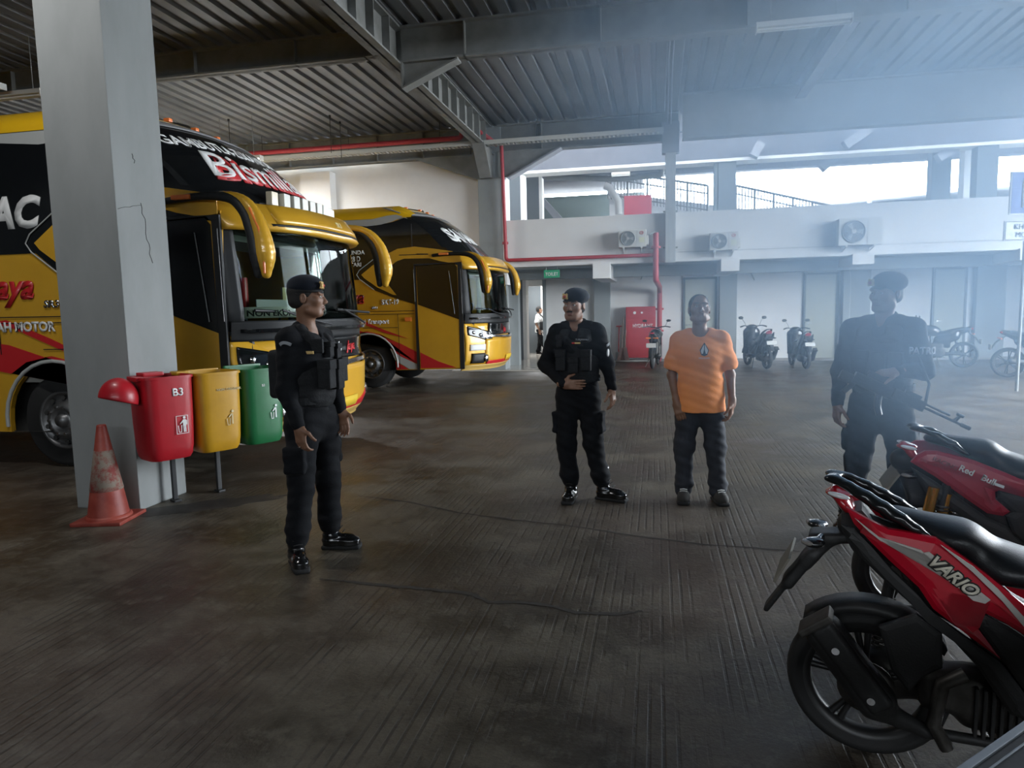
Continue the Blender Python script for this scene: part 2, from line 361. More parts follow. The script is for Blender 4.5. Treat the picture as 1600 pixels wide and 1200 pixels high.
# columns
def column(x0, x1, y0, y1, z1, m, name, label):
    mb = MB(); mb.bbox((x0, y0, 0), (x1, y1, z1), .012); return S(mb.build(name, m), label, 'column')
column(-4.69, -4.09, 4.72, 5.285, 5.6, M_COL, 'concrete_column', 'tall cracked grey concrete column between the bins and the traffic cone')
# hairline cracks on the column
def crack(name, pts, label):
    mb = MB()
    for a, b in zip(pts, pts[1:]): mb.cyl(a, b, .0022, n=4)
    return S(mb.build(name, M_DARKT), label, 'crack')
random.seed(4)
def wig(u0, v0, u1, v1, X, n=9, amp=3):
    return [at_x(u0 + (u1 - u0) * i / n + random.uniform(-amp, amp), v0 + (v1 - v0) * i / n + random.uniform(-amp * .5, amp * .5), X) for i in range(n + 1)]
CXF = -4.0885
crack('hairline_crack', wig(221, 318, 237, 412, CXF, 12, 2.2), 'longest hairline crack down the lit face of the column')
crack('hairline_crack', wig(184, 326, 219, 320, CXF, 6, 1.5), 'short crack across the column face, left of the long crack')
crack('hairline_crack', wig(206, 240, 211, 255, CXF, 4, 1.5), 'small crack high on the lit column face')
for Xc in (-4.1,):
    column(-4.45, -3.83, 17.45, 17.98, 6.15, M_GREY, 'concrete_column', 'grey column carrying the girder behind the second bus')
mb = MB(); mb.box((-3.83, 17.44, 2.2), (-3.74, 17.98, 4.9)); S(mb.build('trim_column_edge', M_WHITE), 'white edge strip right of the grey back column', 'trim')
# white wall behind the second bus
mb = MB(); mb.box((-24, 17.7, 0), (-4.4, 17.95, 5.6)); S(mb.build('wall_left', M_WHITE), 'white wall behind the second bus', 'wall')
mb = MB(); mb.box((-9.3, 17.35, 0), (-8.45, 17.7, 5.3)); S(mb.build('wall_pilaster', M_WHITE), 'white pilaster on the wall above the first bus', 'wall')
mb = MB(); mb.box((-24.3, -12, 0), (-24, 18, 6.15)); S(mb.build('wall_far_left', M_GREY), 'grey wall at the far left behind the buses', 'wall')
mb = MB(); mb.box((-24, -12.3, 0), (10.2, -12, 4.75)); mb.box((-24, -12.3, 4.0), (-6, -12, 6.15)); mb.box((8, -12.3, 4.0), (10.2, -12, 6.15)); mb.box((-6, -12.3, 5.5), (8, -12, 6.15)); S(mb.build('wall_near', M_GREY), 'unseen wall behind the viewer, its high slot sized to let light in', 'wall')  # slot opened and sized so faces turned to the camera catch light
# parapet (upper floor edge)
PY = 17.4
mb = MB(); mb.bbox((-3.74, PY, 2.63), (14.0, PY + .22, 3.80), .01); S(mb.build('wall_parapet', M_WHITE), 'long white parapet carrying the air conditioners', 'wall')
mb = MB(); mb.box((.5, PY - .012, 2.85), (14.0, PY, 2.862)); S(mb.build('trim_parapet', M_GREY), 'thin grey joint along the parapet', 'trim')
mb = MB(); mb.box((-4.4, PY + .22, 2.62), (14, 30, 2.78)); S(mb.build('ceiling_lower', M_GREY), 'underside of the upper floor over the doors', 'ceiling')
mb = MB(); mb.box((-3.74, 18.6, 2.36), (14, 18.9, 2.62)); S(mb.build('trim_soffit', M_GREY), 'dark soffit beam above the doors', 'trim')
for i, (x0, x1, z0, lab) in enumerate(((-1.55, -1.12, 2.28, 'white beam end under the parapet left of the red riser'), (1.50, 1.92, 2.36, 'white beam end under the parapet below the middle air conditioner'), (4.40, 4.86, 2.42, 'white beam end under the parapet near the large air conditioner'), (7.8, 8.3, 2.4, 'white beam end under the parapet, rightmost'))):
    mb = MB(); mb.bbox((x0, PY - .08, z0), (x1, 20.3, 2.66), .01); S(mb.build('beam_end', M_WHITE), lab, 'beam')
# back wall with doors
BW = 20.4
mb = MB(); mb.box((-3.22, BW, 0), (14, BW + .2, 2.62)); S(mb.build('wall_back', M_WHITE), 'white wall with pale doors behind the parked motorcycles', 'wall')
for x0, x1, lab in ((-1.78, -1.31, 'grey pillar left of the red hydrant box'), (1.72, 2.18, 'grey pillar right of the first pale door'), (4.92, 5.60, 'grey pillar right of the second pale door'), (8.14, 8.82, 'grey pillar right of the third pale door')):
    column(x0, x1, BW - .22, BW, 2.62, M_GREY, 'wall_pillar', lab)
mb = MB(); mb.box((-3.2, 20.36, 0), (-1.9, 20.4, 2.44)); S(mb.build('wall_panel', M_WHITE), 'large white panel behind the officer with hand on belly', 'wall')
mb = MB(); mb.box((-3.30, 20.3, 0), (-3.2, 20.6, 2.62)); S(mb.build('trim_passage', M_GREY), 'grey edge of the toilet passage', 'trim')
M_DOOR = mat('door_cream', (.42, .435, .37), .6, col2=(.38, .39, .33), scale=2)
M_FRAME = mat('door_frame_grey', (.10, .12, .13), .5)
for i, (x0, x1, zt) in enumerate(((.74, 1.66, 2.36), (3.95, 4.84, 2.39), (7.16, 7.98, 2.42))):
    th = bpy.data.objects.new('door_%d' % (i + 1), None); COL.objects.link(th); th.location = (x0, BW - .02, 0)
    tag(th, ('pale door behind the man in the orange shirt', 'pale door behind the two parked scooters', 'pale door behind the sport motorcycle')[i], 'door', kind='structure')
    w = x1 - x0
    mb = MB(); mb.bbox((.05, -.015, .01), (w - .05, .03, zt - .06), .005); mb.build('door_leaf', M_DOOR, th)
    mb = MB(); mb.box((0, -.04, 0), (.055, .05, zt)); mb.box((w - .055, -.04, 0), (w, .05, zt)); mb.box((0, -.04, zt - .06), (w, .05, zt)); mb.build('door_frame', M_FRAME, th)
    mb = MB(); mb.cyl((.13, -.06, 1.02), (.13, -.01, 1.02), .02); mb.cyl((.13, -.055, 1.02), (.24, -.055, 1.02), .009); mb.build('door_handle', mat('brushed_metal', (.6, .6, .6), .3, 1), th)
mb = MB(); mb.box((-3.3, 20.15, 0), (14, 20.4, .06)); S(mb.build('trim_kerb', M_CONC), 'low concrete kerb at the foot of the back wall', 'trim')
# toilet passage
mb = MB(); mb.box((-5.2, 17.95, 0), (-4.62, 18.3, 2.62)); mb.box((-4.62, 18.3, 2.28), (-4.14, 18.45, 2.62)); S(mb.build('wall_passage_left', M_WHITE), 'white wall stub beside the second bus nose', 'wall')
mb = MB(); mb.box((-4.75, 18.3, 0), (-4.6, 27.4, 2.62)); S(mb.build('wall_passage', M_WHITE), 'white side wall of the toilet passage', 'wall')
mb = MB(); mb.box((-5.2, 27.2, 0), (-2, 27.4, 2.62)); S(mb.build('wall_passage_end', M_WHITE), 'white end wall of the toilet passage', 'wall')
mb = MB(); mb.box((-3.3, 20.6, 0), (-3.15, 27.2, 2.62)); S(mb.build('wall_passage_right', M_WHITE), 'right side wall of the toilet passage', 'wall')
th = bpy.data.objects.new('door_4', None); COL.objects.link(th); th.location = (-4.52, 18.45, .03); tag(th, 'brown wooden door beside the second bus nose', 'door', kind='structure')
mb = MB(); mb.bbox((0, 0, 0), (.28, .05, 2.15), .005); mb.build('door_leaf', mat('brown_wood', (.23, .17, .13), .5, col2=(.17, .12, .09), scale=6, stretch=(6, 6, .6)), th)
mb = MB(); mb.box((-.03, -.02, 0), (0, .07, 2.2)); mb.box((.28, -.02, 0), (.35, .07, 2.2)); mb.box((-.03, -.02, 2.15), (.35, .07, 2.22)); mb.build('door_frame', M_DARKT, th)
mb = MB(); mb.box((-4.16, 18.4, 0), (-3.98, 18.7, 2.62)); S(mb.build('wall_passage_post', M_WHITE), 'white post right of the brown door', 'column')
mb = MB(); mb.box((-3.98, 18.7, 0), (-3.72, 19.0, 2.62)); S(mb.build('grey_post', M_GREY), 'grey post at the toilet passage', 'column')
mb = MB(); mb.box((-4.18, 22.0, 0), (-4.08, 22.12, 2.4)); mb.box((-3.48, 22.0, 0), (-3.36, 22.12, 2.4)); mb.box((-4.18, 22.0, 2.3), (-3.36, 22.12, 2.62)); S(mb.build('door_frame_white', M_WHITE), 'white frame deeper in the toilet passage', 'door frame')

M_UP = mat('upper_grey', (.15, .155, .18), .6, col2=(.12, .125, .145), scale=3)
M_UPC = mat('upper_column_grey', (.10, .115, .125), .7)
# ---- upper floor behind the parapet
UF = 2.78
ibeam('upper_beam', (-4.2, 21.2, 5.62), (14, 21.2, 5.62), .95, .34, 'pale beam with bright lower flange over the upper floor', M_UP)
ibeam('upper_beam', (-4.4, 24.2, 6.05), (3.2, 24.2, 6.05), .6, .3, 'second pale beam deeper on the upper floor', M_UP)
mb = MB(); mb.box((-7, 17.9, 7.1), (14, 31, 7.3)); mb.box((-7, 31, 7.1), (-.6, 34, 7.3)); mb.box((-7.2, 17.95, 2.8), (-7, 34, 7.3)); S(mb.build('ceiling_upper', M_UP), 'pale ceiling of the upper floor, with an added extension and side wall to cut light', 'ceiling')  # far strip and left side wall added to hold daylight off the upper floor
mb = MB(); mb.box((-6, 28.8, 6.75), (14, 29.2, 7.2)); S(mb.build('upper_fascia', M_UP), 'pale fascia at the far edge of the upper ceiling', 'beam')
def ucol(u0, u1, Y, m, label, z1=5.7, dep=.4):
    a = at_y(u0, 300, Y); b = at_y(u1, 300, Y); return column(a.x, b.x, Y, Y + dep, z1, m, 'upper_column', label)
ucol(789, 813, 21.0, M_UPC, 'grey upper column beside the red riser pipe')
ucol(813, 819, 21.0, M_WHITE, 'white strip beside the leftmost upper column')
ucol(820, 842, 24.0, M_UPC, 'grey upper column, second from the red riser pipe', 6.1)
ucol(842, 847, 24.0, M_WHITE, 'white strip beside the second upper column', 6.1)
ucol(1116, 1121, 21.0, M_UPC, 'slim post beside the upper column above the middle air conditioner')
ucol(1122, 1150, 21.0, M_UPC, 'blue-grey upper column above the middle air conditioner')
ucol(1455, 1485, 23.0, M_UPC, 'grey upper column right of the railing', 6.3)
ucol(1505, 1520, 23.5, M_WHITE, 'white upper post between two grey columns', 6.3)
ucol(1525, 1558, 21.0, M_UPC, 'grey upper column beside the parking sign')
mb = MB(); mb.box((-4.0, 20.9, 5.60), (14, 21.5, 5.68)); S(mb.build('beam_flange', M_WHITE), 'bright lower flange of the pale upper beam', 'beam')
# diagonal brackets under the upper beam
for (u0, v0, u1, v1, Y, lab) in ((1190, 222, 1178, 243, 20.6, 'small knee brace above the middle air conditioner'), (1360, 200, 1322, 226, 20.6, 'upper half of a knee brace above the large air conditioner'), (1310, 240, 1285, 262, 22, 'knee brace under the upper ceiling near the large air conditioner'), (1505, 222, 1468, 246, 21.2, 'knee brace left of the rightmost upper column')):
    p = at_y(u0, v0, Y); q = at_y(u1, v1, Y); mb = MB(); d = (q - p).normalized(); w = Vector((-d.z, 0, d.x)) * .12
    t = Vector((0, .3, 0)); vv = [p + w, p - w, q - w, q + w]; vv += [x + t for x in vv]
    mb.add(vv, [(0, 1, 2, 3), (4, 7, 6, 5), (0, 4, 5, 1), (1, 5, 6, 2), (2, 6, 7, 3), (3, 7, 4, 0)]); S(mb.build('knee_brace', M_STEEL_L), lab, 'brace')
# green-grey wall and slanted stair soffit seen at the upper left
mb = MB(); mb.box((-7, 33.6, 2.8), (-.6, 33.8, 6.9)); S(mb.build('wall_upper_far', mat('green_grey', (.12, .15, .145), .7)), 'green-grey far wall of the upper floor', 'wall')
a = at_y(868, 345, 27); b = at_y(832, 300, 27)
mb = MB(); mb.add([b + Vector((0, 0, 0)), b + Vector((0, 0, .25)), a + Vector((.35, 0, 0)), a, b + Vector((0, 1, 0)), b + Vector((0, 1, .25)), a + Vector((.35, 1, 0)), a + Vector((0, 1, 0))], [(0, 1, 2, 3), (4, 7, 6, 5), (0, 4, 5, 1), (1, 5, 6, 2), (2, 6, 7, 3), (3, 7, 4, 0)])
S(mb.build('slanted_brace', M_STEEL_L), 'slanted light beam on the upper floor at the left', 'brace')
a = at_y(957, 290, 26); b = at_y(968, 325, 26)
mb = MB(); mb.tube([at_y(945, 290, 26), at_y(952, 293, 26), at_y(966, 315, 26), at_y(967, 335, 26)], .18, n=4); S(mb.build('bent_post', M_WHITE), 'bent white post left of the red panel', 'column')

mb = MB(); mb.box((10.2, -12.3, 0), (10.4, -2.5, 6.15)); mb.box((10.2, -2.5, 0), (10.4, 6.4, 6.15)); mb.box((10.2, 15.6, 0), (10.4, 20.6, 2.8)); mb.box((10.2, 15.6, 2.8), (10.4, 17.5, 6.15)); S(mb.build('wall_right_blocker', M_GREY), 'unseen wall added on the right side to block light', 'wall')  # added out of view: keeps daylight off the near floor and back wall
# light at the open sides
portal((10.3, 11.0, 3.0), (0, math.radians(90), 0), 6, 9.2)
portal((1, -12.35, 5.12), (math.radians(90), 0, 0), 14, .75)
# ---------------------------------------------------------------- lettering helper
def letters(txt, fn, mat_, parent, name='lettering', size=1.0, bold=0.0, shear=0.0, spacing=1.0, label=None, depth=.004, align='LEFT', sx=1.0):
    """flat letters pushed onto a surface: fn(a, b, t) maps text plane (a right, b up) to a point, t is the height above the surface"""
    cu = bpy.data.curves.new(name, 'FONT'); cu.body = txt; cu.size = size; cu.offset = bold; cu.shear = shear; cu.space_character = spacing; cu.align_x = align; cu.resolution_u = 3
    o = bpy.data.objects.new(name, cu); COL.objects.link(o); dg = bpy.context.evaluated_depsgraph_get(); me = bpy.data.meshes.new_from_object(o.evaluated_get(dg))
    bpy.data.objects.remove(o); bm = bmesh.new(); bm.from_mesh(me)
    bmesh.ops.remove_doubles(bm, verts=bm.verts, dist=1e-5)
    r = bmesh.ops.extrude_face_region(bm, geom=bm.faces[:]); top = {v for v in r['geom'] if isinstance(v, bmesh.types.BMVert)}
    for v in bm.verts: v.co = Vector(fn(v.co.x * sx, v.co.y, depth if v in top else 0.0))
    bmesh.ops.recalc_face_normals(bm, faces=bm.faces); bm.to_mesh(me); bm.free(); me.materials.clear(); me.materials.append(mat_); me.name = name
    ob = bpy.data.objects.new(name, me); COL.objects.link(ob); ob.parent = parent
    if label: ob['label'] = label
    return ob

# ---------------------------------------------------------------- buses
M_GOLD = mat('gold_paint', (.66, .36, .026), .34, .12, col2=(.58, .31, .022), scale=1.5, coat=.6)
M_YEL = mat('yellow_paint', (.80, .46, .01), .4, coat=.4)
M_BLK = mat('black_gloss', (.006, .007, .008), .12, coat=.3)
M_BLKM = mat('black_plastic', (.014, .015, .016), .5)
M_RED = mat('red_decal', (.50, .018, .022), .4, coat=.3)
M_WDEC = mat('white_decal', (.72, .72, .70), .5)
M_CHR = mat('chrome', (.75, .75, .76), .12, 1.0)
M_RUB = mat('tyre_rubber', (.018, .018, .018), .75, bump=.1, bscale=80)
M_ALLOY = mat('steel_wheel', (.20, .20, .20), .42, .8, col2=(.12, .12, .12), scale=6)
M_AMB = mat('amber_lens', (.80, .20, .04), .3, coat=.5)
M_CREAM = mat('cream_lens', (.72, .64, .47), .35, coat=.4)
M_BWHITE = mat('bus_pale_band', (.42, .43, .41), .35, coat=.4)
def glass_mat(name, tint, refl):
    m = bpy.data.materials.new(name); m.use_nodes = True; nt = m.node_tree; nt.nodes.clear()
    o = nd(nt, 'ShaderNodeOutputMaterial'); t = nd(nt, 'ShaderNodeBsdfTransparent'); t.inputs[0].default_value = (*tint, 1)
    g = nd(nt, 'ShaderNodeBsdfGlossy'); g.inputs['Roughness'].default_value = .03; g.inputs[0].default_value = (.9, .95, .95, 1)
    f = nd(nt, 'ShaderNodeFresnel'); f.inputs[0].default_value = refl; x = nd(nt, 'ShaderNodeMixShader')
    nt.links.new(f.outputs[0], x.inputs[0]); nt.links.new(t.outputs[0], x.inputs[1]); nt.links.new(g.outputs[0], x.inputs[2]); nt.links.new(x.outputs[0], o.inputs[0]); return m
M_WSH = glass_mat('windscreen_glass', (.66, .72, .69), 1.17)
_CZ = [.38, .45, .57, .98, 1.16, 1.5, 2.36, 2.5, 2.66, 2.82, 3.14, 3.39, 3.54, 3.66]
_CX = [.10, .17, .23, .25, .21, .24, .17, .08, -.10, -.25, -.58, -.88, -1.12, -1.5]
def FX(y, z):
    s = abs((y - 1.25) / 1.25); return float(np.interp(z, _CZ, _CX)) - .55 * s ** 3
def bus(name, label, loc, texts):
    B = thing('coach_bus', label, 'bus', loc, 0, 'gold coaches parked nose out')
    ch = lambda v, y: v(y) if callable(v) else v
    def patch(nm, y0, y1, zlo, zhi, off, m, ny=26, nz=8, par=B, th=.03, lab=None, sm=True):
        v = []; 
        for lay in (off, off - th):
            for i in range(ny + 1):
                y = y0 + (y1 - y0) * i / ny; a = ch(zlo, y); b = ch(zhi, y)
                for j in range(nz + 1):
                    z = a + (b - a) * j / nz; v.append((FX(y, z) + lay, y, z))
        n = (ny + 1) * (nz + 1); f = []
        for i in range(ny):
            for j in range(nz):
                q = i * (nz + 1) + j; f.append((q, q + nz + 1, q + nz + 2, q + 1)); f.append((n + q, n + q + 1, n + q + nz + 2, n + q + nz + 1))
        rim = [i * (nz + 1) for i in range(ny + 1)] + [ny * (nz + 1) + j for j in range(1, nz + 1)] + [i * (nz + 1) + nz for i in range(ny - 1, -1, -1)] + [j for j in range(nz - 1, 0, -1)]
        for a, b in zip(rim, rim[1:] + rim[:1]): f.append((a, n + a, n + b, b))
        mb = MB(); mb.add(v, f, sm); return mb.build(nm, m, par, lab)
    L_ = 12.0
    # shell: far and near walls, roof with rounded coves, rear, floor
    mb = MB(); sec = [(0, .38), (0, 3.36), (.03, 3.5), (.12, 3.6), (.3, 3.66), (1.25, 3.70), (2.2, 3.66), (2.38, 3.6), (2.47, 3.5), (2.5, 3.36), (2.5, .38)]
    def xe(z, y): return min(-.34, FX(y, min(z, 3.65)) if z > 2.6 else -.34) - (.12 if z > 3.6 else 0)
    v = [(xe(z, y), y, z) for y, z in sec] + [(-L_, y, z) for y, z in sec]; n = len(sec)
    # near and far walls need a front edge that follows the raked upper glass
    def wall(y, o):
        edge = [(-.34, .40), (-.34, 2.55)] + [(FX(y, z) + .0, z) for z in (2.66, 2.82, 3.0, 3.14, 3.3, 3.4)]
        pts = [(-L_, .38)] + edge + [(-L_, 3.4)]
        return pts
    for y0, y1 in ((0.0, .05), (2.45, 2.5)):
        pts = wall(y0 if y0 < 1 else 2.5, 0); pts = [p for p in pts]
        arch = [(-2.30 - .62 + 1.24 * 0, .38)]
        arc = [(-2.38 + .60 * math.cos(t), .50 + .60 * math.sin(t)) for t in [math.pi - math.pi * k / 14 for k in range(15)]]
        pts = [(-L_, .38), (-2.98, .38)] + arc + [(-1.78, .38)] + pts[1:]
        mb.prism(pts, lambda a, b, t: (a, t, b), y0, y1)
    roofs = [(y, z) for y, z in sec if z >= 3.36]
    rv = []
    for x_of in (0, 1):
        for y, z in roofs: rv.append(((FX(y, min(z, 3.66)) - .02) if x_of == 0 else -L_, y, z + .03))
    k = len(roofs); rf = MB(); rf.add(rv, [(i, i + 1, k + i + 1, k + i) for i in range(k - 1)], True); rf.build('roof', mat('roof_grey', (.30, .30, .29), .6), B)
    mb.box((-L_ - .02, 0, .38), (-L_, 2.5, 3.6)); mb.box((-L_, .55, .38), (-.9, 1.95, .45)); 
    mb.build('body', M_GOLD, B)
    # yellow roof cove and pale band under it
    for y, s in ((0, -1), (2.5, 1)):
        mb = MB(); pr = [(0, 3.43), (.0, 3.5), (.10, 3.62), (.28, 3.70)]
        v = []; xs = [-L_, -6, -3.5, -2.6, -2.0, -1.7, -1.5, -1.35]; 
        for x in xs:
            tap = 1 if x < -1.6 else max(.25, (-1.2 - x) / .42)
            for a, z in pr: v.append((x, y - s * (-.006 if False else a) + s * .008, 3.43 + (z - 3.43) * tap + (0 if x < -2 else .0)))
        m_ = len(pr); mb.add(v, [(i * m_ + j, i * m_ + j + 1, (i + 1) * m_ + j + 1, (i + 1) * m_ + j) for i in range(len(xs) - 1) for j in range(m_ - 1)], True)
        mb.build('roof_cove', M_YEL, B)
    SP = lambda off: (lambda a, b, t: (a, -off - t, b))
    def side(nm, poly, off, m, lab=None, th=.006, par=B):
        mb = MB(); mb.prism(poly, SP(off), 0.0, th); return mb.build(nm, m, par, lab)
    side('pale_band', [(-L_, 3.34), (-2.85, 3.34), (-2.3, 3.29), (-2.0, 3.31), (-1.75, 3.36), (-1.52, 3.45), (-1.66, 3.49), (-1.85, 3.48), (-2.2, 3.42), (-2.5, 3.42), (-L_, 3.43)], .010, M_BWHITE)
    # dark glazing band with the hook shaped cut
    side('side_glass', [(-L_, 2.23), (-2.46, 2.23), (-2.17, 2.0), (-1.81, 1.86), (-1.32, 1.70), (-1.32, 2.5), (-.60, 2.5), (-.56, 2.72), (-.66, 2.80), (-.74, 2.81), (-1.0, 3.1), (-1.32, 3.37), (-1.5, 3.42), (-1.75, 3.35), (-2.1, 3.30), (-2.7, 3.34), (-L_, 3.34)], .004, M_BLK, 'black glazing band')
    mb = MB()
    for x in (-1.36, -3.1, -4.6, -6.1, -7.6): mb.box((x, -.013, 2.84 if x > -2 else 2.45), (x + .014, -.008, 3.3))
    mb.build('glass_joint', mat('window_joint', (.05, .05, .05), .6), B)
    side('gold_hook', [(-2.46, 2.33), (-1.92, 2.71), (-1.66, 2.82), (-1.3, 2.85), (-.88, 2.79), (-.53, 2.73), (-.36, 2.68), (-.36, 2.52), (-.55, 2.50), (-.80, 2.55), (-1.0, 2.61), (-1.53, 2.62), (-1.67, 2.58), (-1.9, 2.45), (-2.03, 2.34), (-2.01, 2.27), (-1.72, 1.90), (-1.79, 1.91), (-2.13, 2.07), (-2.4, 2.26)], .012, M_GOLD, 'gold hook shaped flash over the black glazing')
    mb = MB(); mb.tube([(-1.95, -.02, 2.78), (-2.2, -.02, 2.62), (-2.5, -.02, 2.42), (-2.56, -.02, 2.33), (-2.5, -.02, 2.24), (-2.2, -.02, 2.02)], .008, n=5); mb.build('hook_outline', M_BWHITE, B)
    side('hook_slit', [(-1.63, 2.70), (-1.2, 2.70), (-1.2, 2.685), (-1.63, 2.685)], .019, M_BLKM)
    side('hook_slit', [(-1.26, 2.71), (-1.02, 2.70), (-1.02, 2.68), (-1.26, 2.685)], .019, M_BLKM)
    # red and white sweeps over the front wheel
    side('red_sweep', [(-L_, 1.30), (-3.4, 1.36), (-2.9, 1.30), (-2.47, 1.17), (-2.18, 1.11), (-1.67, .92), (-1.31, .74), (-1.31, .50), (-1.68, .66), (-1.86, .78), (-1.95, .96), (-2.12, 1.12), (-2.38, 1.18), (-2.7, 1.12), (-2.9, 1.0), (-3.2, 1.05), (-L_, 1.02)], .006, M_RED, 'red sweep above the front wheel')
    side('red_stroke', [(-3.4, 1.5), (-2.9, 1.50), (-2.4, 1.30), (-2.0, 1.14), (-1.5, 1.02), (-2.0, 1.20), (-2.4, 1.37), (-2.9, 1.56)], .007, M_RED)
    side('white_sweep', [(-1.90, .82), (-1.68, .66), (-1.31, .49), (-1.31, .40), (-1.50, .40), (-1.80, .58)], .008, M_BWHITE)
    side('red_corner', [(-1.80, .56), (-1.52, .40), (-1.78, .39)], .008, M_RED)
    mb = MB()
    for (xa, za, xb, zb) in ((-L_, 1.63, -1.35, 1.58), (-L_, 1.55, -1.35, 1.52), (-2.47, 1.25, -1.71, 1.25), (-L_, 1.27, -3.0, 1.27), (-1.71, 1.52, -1.70, .4), (-3.0, 1.55, -3.0, 1.2)):
        d = Vector((xb - xa, 0, zb - za)).normalized() * .0; n_ = Vector((-(zb - za), 0, xb - xa)).normalized() * .005
        mb.prism([(xa + n_.x, za + n_.z), (xb + n_.x, zb + n_.z), (xb - n_.x, zb - n_.z), (xa - n_.x, za - n_.z)], SP(.012), 0, .003)
    mb.build('panel_gap', M_BLKM, B)
    # door
    dr = side('door', [(-1.26, .40), (-1.28, 1.7), (-1.29, 2.47), (-.48, 2.50), (-.42, 2.44), (-.40, .42)], .010, M_GOLD, th=.02)
    side('door_glass', [(-1.26, 1.70), (-1.275, 2.46), (-.49, 2.485), (-.43, 2.42), (-.42, 1.39)], .031, M_BLK, 'dark door glass', .005, dr)
    side('door_sweep', [(-1.25, .74), (-.88, .56), (-.50, .43), (-1.25, .42)], .031, M_RED, None, .003, dr)
    mb = MB(); mb.tube([(-.60, -.045, 2.35), (-.5, -.05, 1.5)], .006); mb.build('grab_rail', M_ALLOY, dr)
    mb = MB(); mb.box((-1.33, -.03, .39), (-1.28, 0, 2.48)); mb.box((-.42, -.035, .40), (-.335, 0, 2.48)); mb.box((-1.33, -.03, 2.46), (-.34, 0, 2.51)); mb.build('door_surround', M_BLKM, B)
    mb = MB(); mb.tube([(-1.335, -.035, 2.40), (-1.325, -.035, 1.75)], .005, n=6); mb.tube([(-.36, -.04, 2.38), (-.345, -.04, 1.5)], .004, n=6); mb.build('bright_trim', M_ALLOY, B)
    mb = MB(); mb.bbox((-1.56, -.03, 1.37), (-1.42, 0, 1.45), .01); mb.build('side_marker', M_AMB, B)
    # front: lower body, bumper, lamps
    patch('front_body', 0.0, 2.5, .40, 1.32, -.01, M_GOLD, th=.05)
    patch('front_corner_panel', 0.0, .42, lambda y: .46, lambda y: 1.36 - .65 * y, .012, M_GOLD)
    patch('front_corner_panel', 2.08, 2.5, lambda y: .46, lambda y: 1.36 - .65 * (2.5 - y), .012, M_GOLD)
    patch('bumper', .30, 2.20, lambda y: .47 + .05 * abs(y - 1.25), lambda y: .98, .045, M_GOLD)
    patch('bumper_lip', 0.0, 2.5, .36, lambda y: .47, .05, mat('tan_lip', (.55, .36, .10), .4, coat=.3))
    patch('red_lip', .35, 2.15, .47, lambda y: .54 + .10 * max(0, 1 - abs(y - 1.95) * 3), .055, M_RED, th=.02)
    patch('chrome_line', .20, 2.30, lambda y: .985 + .04 * abs(y - 1.25), lambda y: 1.03 + .04 * abs(y - 1.25), .06, M_CHR, th=.04)
    patch('centre_panel', .42, 2.08, lambda y: 1.06, lambda y: 1.30, .03, M_BLK)
    patch('cowl', .0, 2.5, 1.30, 1.50, .02, M_BLKM)
    patch('cowl_shelf', .05, 2.45, 1.385, 1.42, .10, M_BLK, th=.12)
    for s in (0, 1):
        yy = (lambda y: y) if s == 0 else (lambda y: 2.5 - y)
        a, b = sorted((yy(.03), yy(.46)))
        patch('headlight', a, b, lambda y: .90 + .30 * (1 - min(1, yy(y) / .46)) * .6, lambda y: 1.26 - .30 * yy(y), .03, M_BLK)
        mb = MB()
        for k in range(3):
            y = yy(.12 + .1 * k); z = 1.12 - .055 * k; mb.lathe([(0, 0), (.035, .0), (.04, -.03)], (FX(y, z) + .045, y, z), 'X', 14)
        mb.build('lamp_lens', M_CHR, B)
        y = yy(.30); mb = MB(); mb.lathe([(0, .02), (.05, .02), (.06, .0), (.075, .01), (.08, -.03)], (FX(y, .60) + .07, y, .60), 'X', 18); mb.build('fog_lamp', M_CHR, B)
        y = yy(.16); patch('fog_slot', min(y - .1, y + .1), max(y - .1, y + .1), .50, .70, .07, M_BLKM, 6, 4)
        y = yy(.16); patch('white_flash', min(y - .12, y + .12), max(y - .12, y + .12), .76, .88, .05, M_WDEC, 6, 4)
    patch('number_plate', 1.02, 1.48, .50, .62, .075, mat('yellow_plate', (.62, .42, .03), .5), 6, 2, th=.02)
    # wipers
    for y0 in (.5, 1.5):
        mb = MB(); mb.tube([(FX(y0 + .4, 1.45) + .08, y0 + .4, 1.44), (FX(y0, 1.5) + .07, y0, 1.52), (FX(y0 - .1, 1.62) + .05, y0 - .25, 1.60)], .012, n=6); mb.tube([(FX(y0 + .1, 1.52) + .05, y0 + .45, 1.56), (FX(y0 - .35, 1.6) + .04, y0 - .4, 1.60)], .016, n=6); mb.build('wiper', M_BLKM, B)
    # windscreen, pillars, upper glass, crown
    patch('windscreen', .06, 2.44, 1.49, lambda y: 2.42, .0, M_WSH, 30, 10, th=.008)
    for y0, y1 in ((.0, .08), (2.42, 2.5)): patch('windscreen_pillar', y0, y1, 1.40, 2.56, .012, M_BLKM, 3, 6, th=.10)
    patch('upper_glass', .02, 2.48, lambda y: 2.62 + .10 * abs((y - 1.25) / 1.25) ** 2, 3.50, .0, M_BLK, 30, 14, th=.03, lab='raked black upper glass')
    patch('crown', .02, 2.48, 3.49, 3.64, .015, mat('crown_grey', (.20, .20, .20), .4), 30, 4)
    patch('crown_edge', .06, 2.44, 3.60, 3.665, .03, mat('crown_gold', (.42, .30, .12), .45), 30, 2)
    for k in range(5):
        y = .4 + .42 * k; mb = MB(); mb.bbox((FX(y, 3.64) - .03, y - .03, 3.65), (FX(y, 3.64) + .04, y + .03, 3.69), .012); mb.build('marker_lamp', M_AMB, B)
